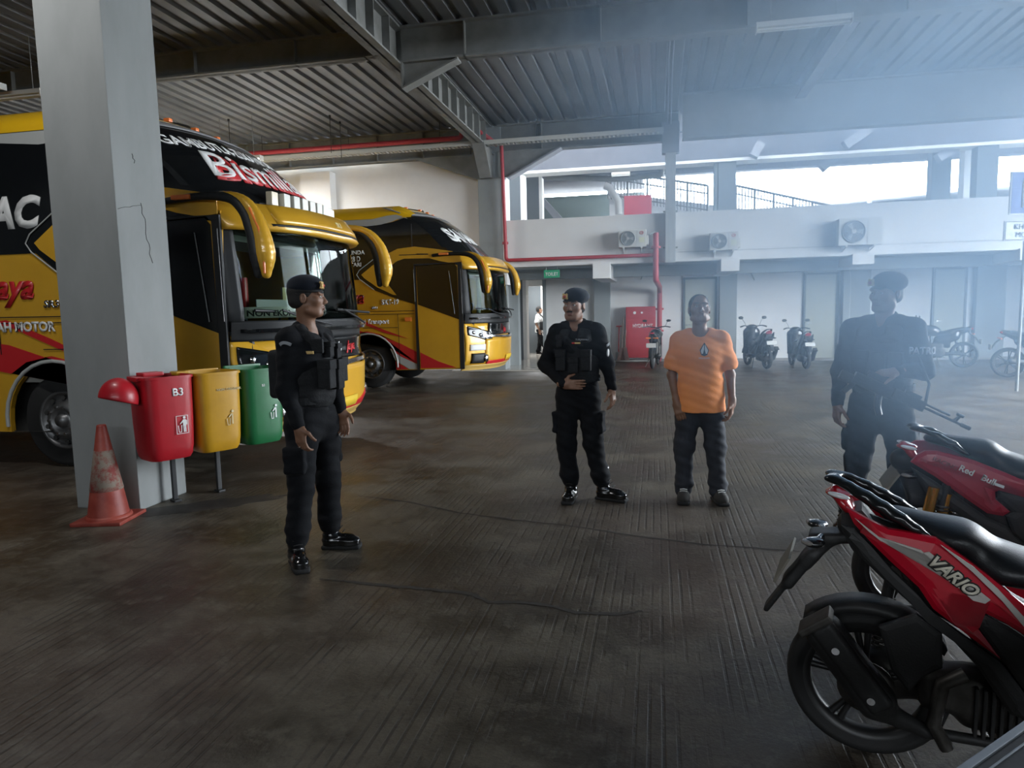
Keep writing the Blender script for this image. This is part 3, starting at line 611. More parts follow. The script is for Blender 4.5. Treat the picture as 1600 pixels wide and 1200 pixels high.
    # brow over the windscreen
    def sweep(nm, cs, y0, y1, fn, m, n=30, lab=None):
        v = []; k = len(cs)
        for i in range(n + 1):
            y = y0 + (y1 - y0) * i / n; dx, dz, sc = fn(y); 
            for a, z in cs: v.append((FX(y, 2.45) + dx + a * sc, y, 2.5 + dz + (z - 2.5) * sc))
        f = [(i * k + j, i * k + (j + 1) % k, (i + 1) * k + (j + 1) % k, (i + 1) * k + j) for i in range(n) for j in range(k)] + [tuple(range(k)), tuple(range(n * k + k - 1, n * k - 1, -1))]
        mb = MB(); mb.add(v, f, True); return mb.build(nm, m, B, lab)
    sweep('brow', [(-.12, 2.38), (.14, 2.35), (.17, 2.38), (.12, 2.46), (.02, 2.62), (-.20, 2.66)], .0, 2.5, lambda y: (.0, .02 * abs(y - 1.25), 1.0), M_GOLD, lab='gold brow over the windscreen')
    sweep('brow_cap', [(.02, 2.47), (.135, 2.44), (.115, 2.50), (.01, 2.64), (-.1, 2.66)], .35, 2.15, lambda y: (.012, .0, 1.0), M_GOLD)
    sweep('brow_line', [(.125, 2.425), (.15, 2.42), (.14, 2.445), (.11, 2.45)], .30, 2.2, lambda y: (.006, .0, 1.0), M_BLKM)
    # a row of square lamps on the brow
    if texts.get('lamps'):
        for k in range(11):
            y = .62 + .168 * k; z = 2.74; x = FX(y, 2.70) + .06; mb = MB(); mb.bbox((x - .04, y - .062, z - .07), (x + .03, y + .062, z + .07), .012)
            mb.build('brow_lamp', M_CREAM if k in (0, 10) else mat('pale_lens', (.62, .62, .56), .35), B)
        mb = MB(); mb.tube([(FX(y, 2.70) + .02, y, 2.68) for y in [.5 + .1 * i for i in range(20)]], .018, n=6); mb.build('lamp_rail', M_BLKM, B)
    # mirrors
    for s in (0, 1):
        Yf = (lambda y: y) if s == 0 else (lambda y: 2.5 - y)
        def path(dx, dy): return [(-.88 + dx, Yf(-.03 + dy), 2.66), (-.45 + dx, Yf(-.07 + dy), 2.68), (-.12 + dx, Yf(-.13 + dy), 2.64), (.05 + dx, Yf(-.17 + dy), 2.52), (.14 + dx, Yf(-.19 + dy), 2.34), (.18 + dx, Yf(-.19 + dy), 2.12), (.17 + dx, Yf(-.18 + dy), 1.93)]
        def chain(P, rr):
            P = np.array(P, float); n = len(P); Q = []; q = []
            for i in range(n - 1):      # smooth curve through the stations
                p0, p1, p2, p3 = P[max(i - 1, 0)], P[i], P[i + 1], P[min(i + 2, n - 1)]
                for k in range(4):
                    t = k / 4; Q.append(.5 * (2 * p1 + (p2 - p0) * t + (2 * p0 - 5 * p1 + 4 * p2 - p3) * t * t + (3 * p1 - p0 - 3 * p2 + p3) * t ** 3)); q.append(rr[i] + (rr[i + 1] - rr[i]) * (t * t * (3 - 2 * t)))
            Q.append(P[-1]); q.append(rr[-1])
            return [cap(Q[i], Q[i + 1], q[i], q[i + 1], k=.004) for i in range(len(Q) - 1)]
        mr = sdf_obj('mirror', chain(path(.045, 0), [.025, .034, .045, .058, .074, .088, .045]), .012, M_GOLD, B, label='drooping gold mirror arm')
        sdf_obj('mirror_back', chain(path(-.035, .0), [.032, .038, .046, .056, .068, .076, .04]), .012, M_BLKM, mr)
        if s == 0:
            mb = MB(); mb.bbox((-.78, -.115, 2.655), (-.58, -.06, 2.70), .012); mb.build('turn_light', M_AMB, mr)
            mb = MB(); mb.tube([(x + .045 - .0, y - .066, z) for x, y, z in path(.02, 0)[3:]], .012, n=6); mb.build('amber_strip', M_AMB, mr)
    # wheels
    for y, sgn in ((.06, -1), (2.44, 1)):
        w = MB(); w.lathe([(.30, 0), (.30, .02), (.44, -.01), (.49, .03), (.50, .08), (.50, .22), (.48, .27), (.3, .28)], (-2.38, 0, .50), 'Y', 44)
        w.v = [(a, (y + b) if sgn < 0 else (y - b), c) for a, b, c in w.v]
        wo = w.build('wheel', M_RUB, B)
        q = MB(); q.lathe([(.31, .02), (.30, .0), (.275, .01), (.265, .06), (.20, .03), (.17, -.02), (.12, -.03), (.11, .02), (.07, -.01), (.06, -.05), (0, -.055)], (-2.38, 0, .50), 'Y', 40)
        q.v = [(a, (y + b) if sgn < 0 else (y - b), c) for a, b, c in q.v]; q.build('rim', M_ALLOY, wo)
        if sgn < 0:
            for k in range(10):
                t = 2 * math.pi * k / 10; c = (-2.38 + .145 * math.cos(t), y + .0, .50 + .145 * math.sin(t)); nut = MB(); nut.cyl(c, (c[0], c[1] - .045, c[2]), .016, n=8); nut.build('wheel_nut', M_CHR, wo)
                t += math.pi / 10; hol = MB(); hol.cyl((-2.38 + .235 * math.cos(t), y + .05, .50 + .235 * math.sin(t)), (-2.38 + .238 * math.cos(t), y + .018, .50 + .238 * math.sin(t)), .026, n=10); hol.build('wheel_hole', M_DARKT, wo)
    mb = MB(); mb.prism([(-2.38 + .62 * math.cos(t), .50 + .62 * math.sin(t)) for t in [math.pi * k / 16 for k in range(17)]], lambda a, b, t: (a, t, b), .34, .36); mb.box((-3.05, .05, .38), (-1.7, .36, .40)) if False else None
    mb.lathe([(.605, .0), (.62, .0), (.62, .34), (.605, .34)], (-2.38, .03, .5), 'Y', 36); mb.v = [(a, b, c) if c > .38 else (a, b, .38) for a, b, c in mb.v]; mb.build('wheel_well', M_DARKT, B)
    mb = MB(); mb.tube([(-2.38 + .63 * math.cos(t), -.006, .50 + .63 * math.sin(t)) for t in [-.1 + (math.pi + .2) * k / 16 for k in range(17)]], .022, n=6); mb.build('arch_trim', M_BWHITE, B)
    # interior seen through the windscreen
    I = MB(); I.bbox((-.60, .12, .6), (-.16, 2.38, 1.44), .04); I.box((-1.2, .1, 2.36), (-.3, 2.4, 2.42)); I.box((-4.0, .1, .45), (-3.95, 2.4, 3.3)); I.build('dashboard', mat('dash_grey', (.05, .05, .05), .6), B)
    c = MB(); c.box((-4, .08, .9), (-.8, .11, 1.3)); c.box((-1.05, .15, 2.3), (-.42, 2.35, 2.36)); c.build('sun_shelf', mat('shelf_grey', (.25, .25, .23), .6), B)
    for x, y in ((-1.4, .45), (-1.3, 1.95), (-2.3, .45), (-2.3, 1.95), (-3.1, .45), (-3.1, 1.95)):
        sdf_obj('passenger_seat' if x < -1.5 or y < 1 else 'driver_seat', [rbox((x, y, 1.15), (.26, .24, .08), .05, .03), rbox((x - .26, y, 1.55), (.07, .24, .42), .06, .03), rbox((x - .28, y, 2.0), (.05, .14, .10), .05, .03), rbox((x, y, .8), (.08, .08, .35), .03, .01)], .03, mat('seat_cloth', (.10, .11, .13), .9), B)
    mb = MB(); cx, cy_, cz = -.78, 1.95, 1.52; tt = [2 * math.pi * k / 24 for k in range(24)]
    mb.tube([(cx + .23 * math.cos(t) * .45, cy_ + .23 * math.sin(t), cz + .23 * math.cos(t) * .9) for t in tt], .016, n=6, closed=True); mb.cyl((cx, cy_, cz), (cx + .25, cy_, cz - .3), .03); mb.build('steering_wheel', M_BLKM, B)
    # curtains and card
    for y in (.16, 2.3):
        mb = MB(); mb.tube([(-.62, y, 2.35), (-.6, y + .03, 1.9), (-.62, y, 1.5)], .05, n=8); mb.build('curtain', mat('pale_curtain', (.45, .45, .40), .9), B)
    if texts.get('card'):
        y0, y1 = .085, .72; cd = patch('destination_card', y0, y1, 1.525, 1.635, -.014, mat('card_cream', (.70, .68, .58), .7), 10, 2, th=.006)
        letters(texts['card'], lambda a, b, t: (FX(y0 + .02 + a, 1.58) - .012 + t, y0 + .02 + a, 1.545 + b), M_DARKT, cd, size=.082, bold=.002, depth=.002, sx=.86, label='bold black letters')
        mb = MB(); mb.cyl((-.55, .62, 1.55), (-.55, .62, 1.95), .05); mb.build('fire_extinguisher', M_RED, B)
        mb = MB(); mb.box((-.42, 1.15, 1.66), (-.40, 1.32, 1.86)); mb.build('paper_note', mat('note_paper', (.5, .42, .2), .8), B)
        mb = MB(); mb.box((-.40, .60, 1.64), (-.39, 1.6, 1.72)); mb.build('printed_strip', mat('grey_strip', (.42, .42, .40), .7), B)
    # lettering
    for (txt, x, z, sz, col, bold, sh, sx) in texts.get('side', ()):
        letters(txt, lambda a, b, t: (x + a, -.013 - t, z + b), col, B, size=sz, bold=bold, shear=sh, sx=sx, depth=.004)
    for (txt, y, z, sz, col, bold, sh, sx, off) in texts.get('upper', ()):
        letters(txt, lambda a, b, t: (FX(y + a, z + b) + .006 + off + t, y + a, z + b), col, B, size=sz, bold=bold, shear=sh, sx=sx, depth=.004)
    for (txt, y, z, sz, col, bold, sh) in texts.get('front', ()):
        letters(txt, lambda a, b, t: (FX(y + a, z + b) + .034 + t, y + a, z + b), col, B, size=sz, bold=bold, shear=sh, depth=.004)
    letters('SR3', lambda a, b, t: (FX(1.3 + a, 2.45) + .115 - .48 * (b + .0) + t, 1.3 + a, 2.51 + b), mat('pale_gold', (.6, .5, .25), .4), B, size=.085, bold=.002, depth=.004)
    return B
WD, RD = M_WDEC, M_RED
bus('coach_bus', 'gold and black coach nearest the camera, its side behind the grey column', (-3.72, 6.0, 0), dict(lamps=True, card='NON EKONOMI',
    side=[('AC', -2.98, 2.50, .42, WD, .02, .25, 1.0), ('KT 7828 ZU', -3.62, 2.32, .19, WD, .004, 0, .75), ('Jaya', -3.1, 1.78, .36, RD, .012, .35, 1.0), ('PULAU INDAH MOTOR', -3.72, 1.44, .135, WD, .006, 0, 1.0), ('SR3', -2.42, 1.68, .10, M_CHR, .004, .2, 1.2)],
    upper=[('GAMBUTLA-ZUKAMPOR-SAMARINDA', .18, 3.27, .145, WD, .004, 0, .98, 0), ('Bismillah', .32, 2.93, .40, RD, .020, .3, 1.15, 0), ('Bismillah', .30, 2.955, .40, WD, .004, .3, 1.15, .004)],
    front=[('Indo', .95, 1.14, .15, WD, .003, .3), ('Jaya', 1.35, 1.14, .15, RD, .003, .3)]))
bus('coach_bus', 'gold and black coach parked farther back against the white wall', (-3.42, 13.3, 0), dict(
    side=[('SAMARINDA', -3.02, 2.74, .11, WD, .003, 0, 1.05), ('KT 7828 D', -2.98, 2.60, .15, WD, .002, 0, .75), ('LESTARI', -2.86, 2.50, .11, WD, .003, 0, 1.05), ('SXT-19', -2.05, 1.72, .14, WD, .006, 0, .85), ('Lestari Transport', -2.72, 1.335, .13, WD, .004, 0, .88), ('SR3', -2.28, 1.63, .075, M_CHR, .003, .2, 1.2), ('Jaya', -3.0, 1.75, .36, RD, .012, .35, 1.0), ('Jaya', -2.99, 1.76, .36, WD, -.002, .35, 1.0)],
    upper=[('SAMARINDA', .35, 2.98, .36, WD, .02, .0, .9, 0)],
    front=[('Jaya', 1.0, 1.12, .15, RD, .003, .3)]))
# ---------------------------------------------------------------- people
M_SKIN = mat('brown_skin', (.24, .125, .075), .5, col2=(.20, .10, .06), scale=14, bump=.03, bscale=200)
M_SKIN2 = mat('warm_skin', (.27, .145, .09), .5, col2=(.23, .115, .07), scale=14, bump=.03, bscale=200)
M_HAIR = mat('black_hair', (.012, .011, .010), .7, bump=.4, bscale=220)
M_UNI = mat('black_uniform', (.006, .0065, .008), .85, col2=(.009, .010, .012), scale=9, bump=.15, bscale=120, sheen=.02, spec=.2)
M_VEST = mat('black_webbing', (.010, .011, .012), .75, col2=(.017, .018, .020), scale=18, bump=.3, bscale=90, spec=.3)
M_BERET = mat('dark_felt', (.010, .013, .020), .9, bump=.2, bscale=160, sheen=.1, spec=.2)
M_BOOT = mat('polished_boot', (.006, .006, .006), .18, coat=.5)
M_SOLE = mat('boot_sole', (.012, .012, .012), .8)
M_EYEW = mat('eye_white', (.45, .42, .38), .3); M_IRIS = mat('iris', (.01, .007, .005), .2)
M_LIP = mat('lip', (.20, .075, .06), .5)
M_ORANGE = mat('orange_cotton', (.90, .31, .09), .85, col2=(.84, .28, .075), scale=5, bump=.12, bscale=90, sheen=.1)
M_JEANS = mat('dark_denim', (.022, .025, .032), .85, col2=(.032, .036, .046), scale=8, bump=.2, bscale=150)
M_BADGE = mat('red_badge', (.45, .06, .04), .5); M_GOLDT = mat('gold_thread', (.62, .42, .16), .45, .3)

def folds(amp, fz=48., fx=31., ph=0.):
    return lambda X, Y, Z: amp * (np.sin(Z * fz + 3.0 * np.sin(X * 11 + ph) + 2.5 * np.sin(Y * 13 + ph)) * .6 + np.sin(X * fx + Z * 21 + 2 * np.sin(Y * 17 + ph)) * .4 + .35 * np.sin(Z * fz * 2.1 + X * 40 + Y * 25 + ph))

def hand_prims(w, d, nrm, thumb, curl=(.35, .4, .45, .5), spread=.06, sc=1.0):
    """w wrist, d pointing direction, nrm palm normal (fingers curl that way), thumb side direction"""
    w = np.array(w, float); d = np.array(d, float); d /= np.linalg.norm(d); n = np.array(nrm, float); n -= d * (n @ d); n /= np.linalg.norm(n)
    s = np.array(thumb, float); s -= d * (s @ d); s -= n * (s @ n); s /= np.linalg.norm(s); P = []
    R3 = np.stack([s, d, n], 1)
    P.append(rbox(w + d * .048 * sc, (.039 * sc, .048 * sc, .014 * sc), .012, .012, rot=R3))
    P.append(cap(w - d * .03, w + d * .02, .024 * sc, .026 * sc, k=.02))
    P.append(ell(w + d * .03 * sc + s * .024 * sc + n * .006, (.020 * sc, .032 * sc, .016 * sc), .012, rot=R3))
    for i, (off, ln, c) in enumerate(zip((.030, .010, -.010, -.029), (.082, .090, .084, .066), curl)):
        p = w + d * .088 * sc + s * off * sc; a = .15 + c * .35; q = s * (off * spread * 8)
        for j, fr in enumerate((.45, .31, .24)):
            dd = (d + q) * math.cos(a) + n * math.sin(a); dd /= np.linalg.norm(dd); e = p + dd * ln * fr * sc
            P.append(cap(p, e, (.0098 - .0009 * j) * sc, (.0090 - .0009 * j) * sc, k=.004)); p = e; a += c * 1.0
    p = w + d * .022 * sc + s * .034 * sc; t1 = d * .55 + s * .80 + n * .25; t1 /= np.linalg.norm(t1); e = p + t1 * .036 * sc; P.append(cap(p, e, .0135 * sc, .0115 * sc, k=.01))
    t2 = d * .85 + s * .35 + n * .35; t2 /= np.linalg.norm(t2); f = e + t2 * .030 * sc; P.append(cap(e, f, .0112 * sc, .010 * sc, k=.005)); P.append(cap(f, f + (t2 * .024 + n * .006) * sc, .0100 * sc, .0085 * sc, k=.004))
    return P

def head_prims(C, R3, sc=1.0):
    T = lambda p: C + R3 @ (np.array(p, float) * sc); E = lambda p, r, k=.012, m=1: ell(T(p), np.array(r) * sc, k, m, rot=R3); K = lambda a, b, ra, rb, k=.01, m=1: cap(T(a), T(b), ra * sc, rb * sc, k, m)
    P = [E((0, .016, .034), (.076, .097, .086)), E((0, -.026, -.028), (.062, .072, .086), .02), E((0, -.046, -.080), (.045, .042, .034), .02), E((0, -.074, -.100), (.020, .016, .015), .018)]
    for s in (-1, 1):
        P += [E((s * .046, -.058, -.020), (.022, .024, .024), .02), K((s * .014, -.090, .022), (s * .052, -.078, .026), .009, .008, .014), K((s * .055, -.01, -.075), (s * .03, -.06, -.098), .022, .02, .02),
              E((s * .031, -.100, .004), (.019, .013, .011), .010, -1), E((s * .0785, .012, -.006), (.010, .019, .031), .008), E((s * .083, .008, -.003), (.004, .011, .018), .004, -1),
              E((s * .012, -.101, -.034), (.009, .010, .008), .006), K((s * .030, -.083, .013), (s * .036, -.082, .012), .0085, .007, .006)]
    P += [K((0, -.088, .012), (0, -.110, -.028), .008, .0125, .010), K((-.018, -.090, -.058), (.018, -.090, -.058), .0065, .0065, .006), K((0, -.097, -.056), (0, -.097, -.058), .006, .006, .006),
          K((-.014, -.090, -.070), (.014, -.090, -.070), .0075, .0075, .006), K((-.022, -.100, -.0638), (.022, -.100, -.0638), .0022, .0022, .003, -1)]
    return P

def person(name, label, root, rz, J, head, skin, outfit, group=None):
    """J: joints as world offsets from the root; the figure is built facing its own -Y and turned by rz"""
    T = thing(name, label, 'person', (root[0], root[1], 0), rz, group)
    c, s = math.cos(-rz), math.sin(-rz); B = lambda p: np.array([c * p[0] - s * p[1], s * p[0] + c * p[1], p[2]], float)
    J = {k: (B(v) if not k.startswith('_') else v) for k, v in J.items()}
    Hc = B(head['c']); hy = head['yaw'] - rz; R3 = _rot(0, 0, hy) @ _rot(head.get('pitch', 0), 0, 0) @ _rot(0, head.get('tilt', 0), 0)
    H = lambda p: Hc + R3 @ np.array(p, float)
    ch = J['chest']; pv = J['pelvis']; nk = J['neck']; hs = outfit.get('bulk', 1.0)
    # --- body, one continuous skin
    P = head_prims(Hc, R3)
    P += [cap(nk, H((0, .02, -.055)), .056, .052, .03), fcap(pv, ch, .115, .12, (1.15, .72, 1), .05), cap(J['shL'], J['shR'], .045, .045, .05), ell(nk - np.array([0, 0, .03]), (.09, .06, .04), .04)]
    for q in 'LR':
        P += [cap(J['sh' + q], J['el' + q], .046, .036, .03), cap(J['el' + q], J['wr' + q], .037, .025, .02), cap(J['hip' + q], J['kn' + q], .072, .05, .04), cap(J['kn' + q], J['an' + q], .050, .034, .03),
              cap(J['an' + q], J['toe' + q] * .85 + J['an' + q] * .15 + np.array([0, 0, 0]), .034, .03, .02)]
        hd = J['_hand' + q]; P += hand_prims(J['wr' + q], B((*hd['d'],)) , B((*hd['n'],)), B((*hd['t'],)), hd.get('curl', (.35, .4, .45, .5)), hd.get('spread', .06))
    sdf_obj('body', P, .0055, skin, T)
    # --- eyes, brows, lips, hair
    for sx in (-1, 1):
        mb = MB(); mb.lathe([(.0001, -.0115), (.006, -.0098), (.0098, -.006), (.0115, 0), (.0098, .006), (.006, .0098), (.0001, .0115)], (0, 0, 0), 'Y', 12); mb.v = [tuple(H((sx * .0315, -.0795, .003)) + R3 @ np.array(p)) for p in mb.v]; ey = mb.build('eye', M_EYEW, T)
        mb = MB(); mb.lathe([(.0001, -.0122), (.0045, -.0114), (.0052, -.0100)], (0, 0, 0), 'Y', 10); mb.v = [tuple(H((sx * .0315 + head.get('gaze', 0), -.0797, .003)) + R3 @ np.array(p)) for p in mb.v]; mb.build('iris', M_IRIS, ey)
        sdf_obj('eyebrow', [cap(H((sx * .016, -.098, .026)), H((sx * .050, -.084, .029)), .0042, .003, .002)], .002, M_HAIR, T)
    sdf_obj('lips', [cap(H((-.016, -.0955, -.0575)), H((.016, -.0955, -.0575)), .0045, .0045, .003), cap(H((-.014, -.0965, -.0700)), H((.014, -.0965, -.0700)), .0055, .0055, .003)], .0022, M_LIP, T)
    if head.get('moustache'): sdf_obj('moustache', [cap(H((-.022, -.100, -.0485)), H((.022, -.100, -.0485)), .0045, .0045, .003)], .0022, M_HAIR, T)
    sdf_obj('hair', [ell(H((0, .022, .036)), (.081, .099, .088), .004, rot=R3), ell(H((0, .05, -.02)), (.074, .064, .055), .02, rot=R3), ell(H((0, -.075, -.03)), (.085, .075, .085), .012, -1, rot=R3), ell(H((0, -.11, .03)), (.06, .05, .05), .01, -1, rot=R3), rbox(H((0, .03, -.115)), (.1, .1, .05), .01, .01, -1, rot=R3), ell(H((.085, .005, -.02)), (.018, .03, .04), .005, -1, rot=R3), ell(H((-.085, .005, -.02)), (.018, .03, .04), .005, -1, rot=R3)],
            .005, M_HAIR, T)
    uni = outfit['kind'] == 'uniform'
    # --- upper garment
    P = [fcap(pv + np.array([0, 0, .0 if uni else -.14]), ch, (.143 if uni else .170) * hs, .145 * hs, (1.12, .76 if uni else .92, 1), .05), ell(ch + np.array([0, -.005, .02]), (.185 * hs, .125 * hs, .15), .05), cap(J['shL'], J['shR'], .054, .054, .05),
         cap((J['shL'] + nk) / 2 + np.array([0, 0, .012]), (J['shR'] + nk) / 2 + np.array([0, 0, .012]), .05, .05, .05)]
    for q in 'LR':
        if uni: P += [cap(J['sh' + q], J['el' + q], .068, .057, .045), cap(J['el' + q], J['wr' + q] * .96 + J['el' + q] * .04, .056, .039, .03)]
        else: P += [cap(J['sh' + q], J['sh' + q] * .30 + J['el' + q] * .70, .068, .075, .045), cap(J['sh' + q] * .40 + J['el' + q] * .60, J['sh' + q] * .29 + J['el' + q] * .71, .074, .078, .02)]
    if uni:
        P += [cap(nk + np.array([-.055, .0, -.01]), nk + np.array([-.05, .03, .03]), .018, .016, .02), cap(nk + np.array([.055, .0, -.01]), nk + np.array([.05, .03, .03]), .018, .016, .02), cap(nk + np.array([-.05, .04, .025]), nk + np.array([.05, .04, .025]), .018, .018, .02), cap(nk + np.array([-.062, -.02, .0]), nk + np.array([-.03, -.075, -.075]), .014, .010, .015), cap(nk + np.array([.062, -.02, .0]), nk + np.array([.03, -.075, -.075]), .014, .010, .015)]
        P += [cap(nk + np.array([0, -.10, .05]), nk + np.array([0, -.06, -.06]), .034, .016, .01, -1)]
    else:
        P += [cap(nk + np.array([0, -.03, .05]), nk + np.array([0, -.03, -.002]), .066, .058, .01, -1), rbox(pv + np.array([0, 0, -.30]), (.4, .4, .19), .005, .004, -1)]
        for q in 'LR':
            e = J['el' + q]; a = J['sh' + q] * .28 + e * .72; d = (e - J['sh' + q]); d /= np.linalg.norm(d); P += [ell(a + d * .075, (.085, .085, .07), .004, -1)]
    up = sdf_obj('jacket' if uni else 't_shirt', P, .0065, outfit['top'], T, folds(.0038 if uni else .0032, ph=rz * 7 + 1))
    # --- trousers
    P = [fcap(pv + np.array([0, .005, .08 if uni else -.04]), pv + np.array([0, .005, -.06 if uni else -.08]), (.138 if uni else .118) * hs, (.128 if uni else .116) * hs, (1.12, .84, 1), .04)]
    for q in 'LR':
        an, kn, hp = J['an' + q], J['kn' + q], J['hip' + q]
        P += [cap(hp, kn, .102 * hs, .078, .035), cap(kn, an * .80 + kn * .20, .077, .070 if uni else .064, .04)]
        if uni: P += [ell(an * .68 + kn * .32, (.080, .080, .05), .03), rbox(hp * .45 + kn * .55 + np.array([.088 if q == 'L' else -.088, .0, -.01]), (.022, .07, .085), .018, .015)]
        else: P += [cap(an * .8 + kn * .2, an * .98 + kn * .02, .066, .068, .03), ell(an + np.array([0, -.0, .055]), (.072, .076, .03), .02)]
    sdf_obj('trousers', P, .0065, outfit['legs'], T, folds(.0052, 42, 26, rz * 3 + 2))
    if uni:
        mb = MB(); zb = pv[2] + .10; pts = [(.178 * hs * math.cos(t) + pv[0], .128 * hs * math.sin(t) + pv[1] + .0, zb) for t in [2 * math.pi * k / 32 for k in range(32)]]
        v = []
        for (x, y, z) in pts:
            for dz, e in ((-.022, 0), (-.022, .006), (.022, .006), (.022, 0)): v.append((pv[0] + (x - pv[0]) * (1 + e * 5), pv[1] + (y - pv[1]) * (1 + e * 5), z + dz))
        mb.add(v, [(i * 4 + j, i * 4 + (j + 1) % 4, ((i + 1) % 32) * 4 + (j + 1) % 4, ((i + 1) % 32) * 4 + j) for i in range(32) for j in range(4)]); mb.build('belt', M_VEST, T)
    # --- footwear
    for q in 'LR':
        an, toe = J['an' + q], J['toe' + q]; f = toe - an; f[2] = 0; ln = np.linalg.norm(f); f /= ln; yw = math.atan2(f[1], f[0]); R2 = _rot(0, 0, yw)
        hl = np.array([an[0], an[1], 0]) - f * .055; mid = hl + f * (ln + .055) * .5; tot = ln + .06
        Q = [ell(hl + f * .055 + np.array([0, 0, .055]), (.055, .040, .050), .02, rot=R2), rbox(mid + np.array([0, 0, .040]), (tot / 2 - .01, .036, .028), .026, .02, rot=R2), ell(hl + f * (tot - .075) + np.array([0, 0, .045]), (.068, .048, .036), .03, rot=R2), ell(hl + f * tot * .5 + np.array([0, 0, .068]), (.09, .036, .034), .03, rot=R2)]
        if uni: Q += [cap(an + np.array([0, 0, -.02]), an + np.array([0, 0, .16]) + (J['kn' + q] - an) * .12 * 0, .050, .053, .03)]
        else: Q += [cap(an + np.array([0, 0, -.03]), an + np.array([0, 0, .0]), .045, .045, .02)]
        bt = sdf_obj('boot' if uni else 'sneaker', Q, .006, outfit['shoe'], T, (lambda X, Y, Z: .002 * np.sin(Z * 180)) if uni else None)
        sdf_obj('sole', [rbox(mid + np.array([0, 0, .014]), (tot / 2 + .002, .046, .014), .012, .004, rot=R2), ell(hl + f * (tot - .07) + np.array([0, 0, .014]), (.07, .051, .014), .02, rot=R2)], .006, M_SOLE, bt)
        mb = MB()
        for k in range(5 if uni else 4):
            p = np.array([an[0], an[1], 0]) + f * (.115 - .018 * k if not uni else .105 - .016 * k) + np.array([0, 0, .082 + .012 * k if not uni else .092 + .026 * k]); sd = np.array([-f[1], f[0], 0]) * .028
            mb.tube([p - sd, p + f * .006 + np.array([0, 0, .006]), p + sd], .004 if uni else .005, n=5)
        mb.build('laces', M_SOLE if uni else M_WDEC, bt)
    # --- vest, pouches, beret
    if outfit.get('vest'):
        vz = ch + np.array([0, 0, -.05])
        V = [fcap(vz + np.array([0, 0, -.14]), vz + np.array([0, 0, .10]), .158 * hs, .160 * hs, (1.10, .84, 1), .02), rbox(vz + np.array([0, 0, .36]), (.3, .3, .14), .01, .02, -1), rbox(vz + np.array([0, 0, -.46]), (.3, .3, .22), .01, .01, -1)]
        for sx in (-1, 1):
            V += [ell(vz + np.array([sx * .215, 0, .13]), (.085, .14, .11), .02, -1), cap(vz + np.array([sx * .095, -.10, .14]), vz + np.array([sx * .11, .0, .245]), .028, .026, .02), cap(vz + np.array([sx * .11, .0, .245]), vz + np.array([sx * .095, .09, .14]), .026, .028, .02)]
        V += [cap(nk + np.array([0, -.07, .06]), nk + np.array([0, -.13, -.07]), .06, .045, .02, -1)]
        vs_ = sdf_obj('tactical_vest', V, .007, M_VEST, T, folds(.0016, 90, 70))
        fr = -.134 * hs
        for (x, z, w_, h_, d_) in outfit.get('pouches', ()):
            mb = MB(); p = vz + np.array([x, fr - d_ * .35, z]); mb.bbox(tuple(p - np.array([w_, d_, h_])), tuple(p + np.array([w_, d_, h_])), .012); mb.bbox((p[0] - w_ - .002, p[1] - d_ - .006, p[2] + h_ * .35), (p[0] + w_ + .002, p[1] + d_, p[2] + h_ + .004), .006); mb.build('pouch', M_VEST, vs_)
        for (x, z, w_, h_, m_) in outfit.get('strips', ()):
            mb = MB(); p = vz + np.array([x, fr - .012, z]); mb.bbox(tuple(p - np.array([w_, .006, h_])), tuple(p + np.array([w_, .004, h_])), .002); mb.build('name_strip', m_, vs_)
        if outfit.get('backpack'):
            sdf_obj('back_pouch', [rbox(vz + np.array([0, .175 * hs, -.03]), (.12, .05, .15), .03, .02)], .008, M_VEST, vs_)
    if outfit.get('beret'):
        fx = outfit['beret']
        BP = [ell(H((0, .012, .062)), (.086, .104, .045), .02, rot=R3), ell(H((fx * .012, .010, .082)), (.090, .106, .060), .02, rot=R3), ell(H((fx * .060, .015, .066)), (.052, .088, .050), .03, rot=R3), ell(H((0, -.01, -.016)), (.078, .10, .050), .006, -1, rot=R3)]
        be = sdf_obj('beret', BP, .005, M_BERET, T)
        mb = MB(); pts = [tuple(H((.0815 * math.sin(t), .008 - .1 * math.cos(t), .036))) for t in [2 * math.pi * k / 28 for k in range(28)]]; mb.tube(pts, .0065, n=6, closed=True); mb.build('beret_band', M_SOLE, be)
        bx = -fx * .036
        sdf_obj('beret_badge', [ell(H((bx, -.098, .070)), (.024, .012, .020), .004, rot=R3), ell(H((bx - .014, -.093, .088)), (.010, .009, .009), .004, rot=R3), ell(H((bx + .014, -.098, .086)), (.010, .009, .009), .004, rot=R3), ell(H((bx - .017, -.093, .056)), (.009, .009, .008), .004, rot=R3), ell(H((bx + .017, -.099, .055)), (.009, .009, .008), .004, rot=R3)], .0026, M_GOLDT, be, label='red and gold badge')
        sdf_obj('badge_centre', [ell(H((bx, -.105, .070)), (.014, .009, .012), .002, rot=R3)], .0026, M_BADGE, be)
    return T, J, H
V3 = lambda *a: np.array(a, float)
def uniform(**k): return dict(kind='uniform', top=M_UNI, legs=M_UNI, shoe=M_BOOT, vest=True, beret=1, **k)

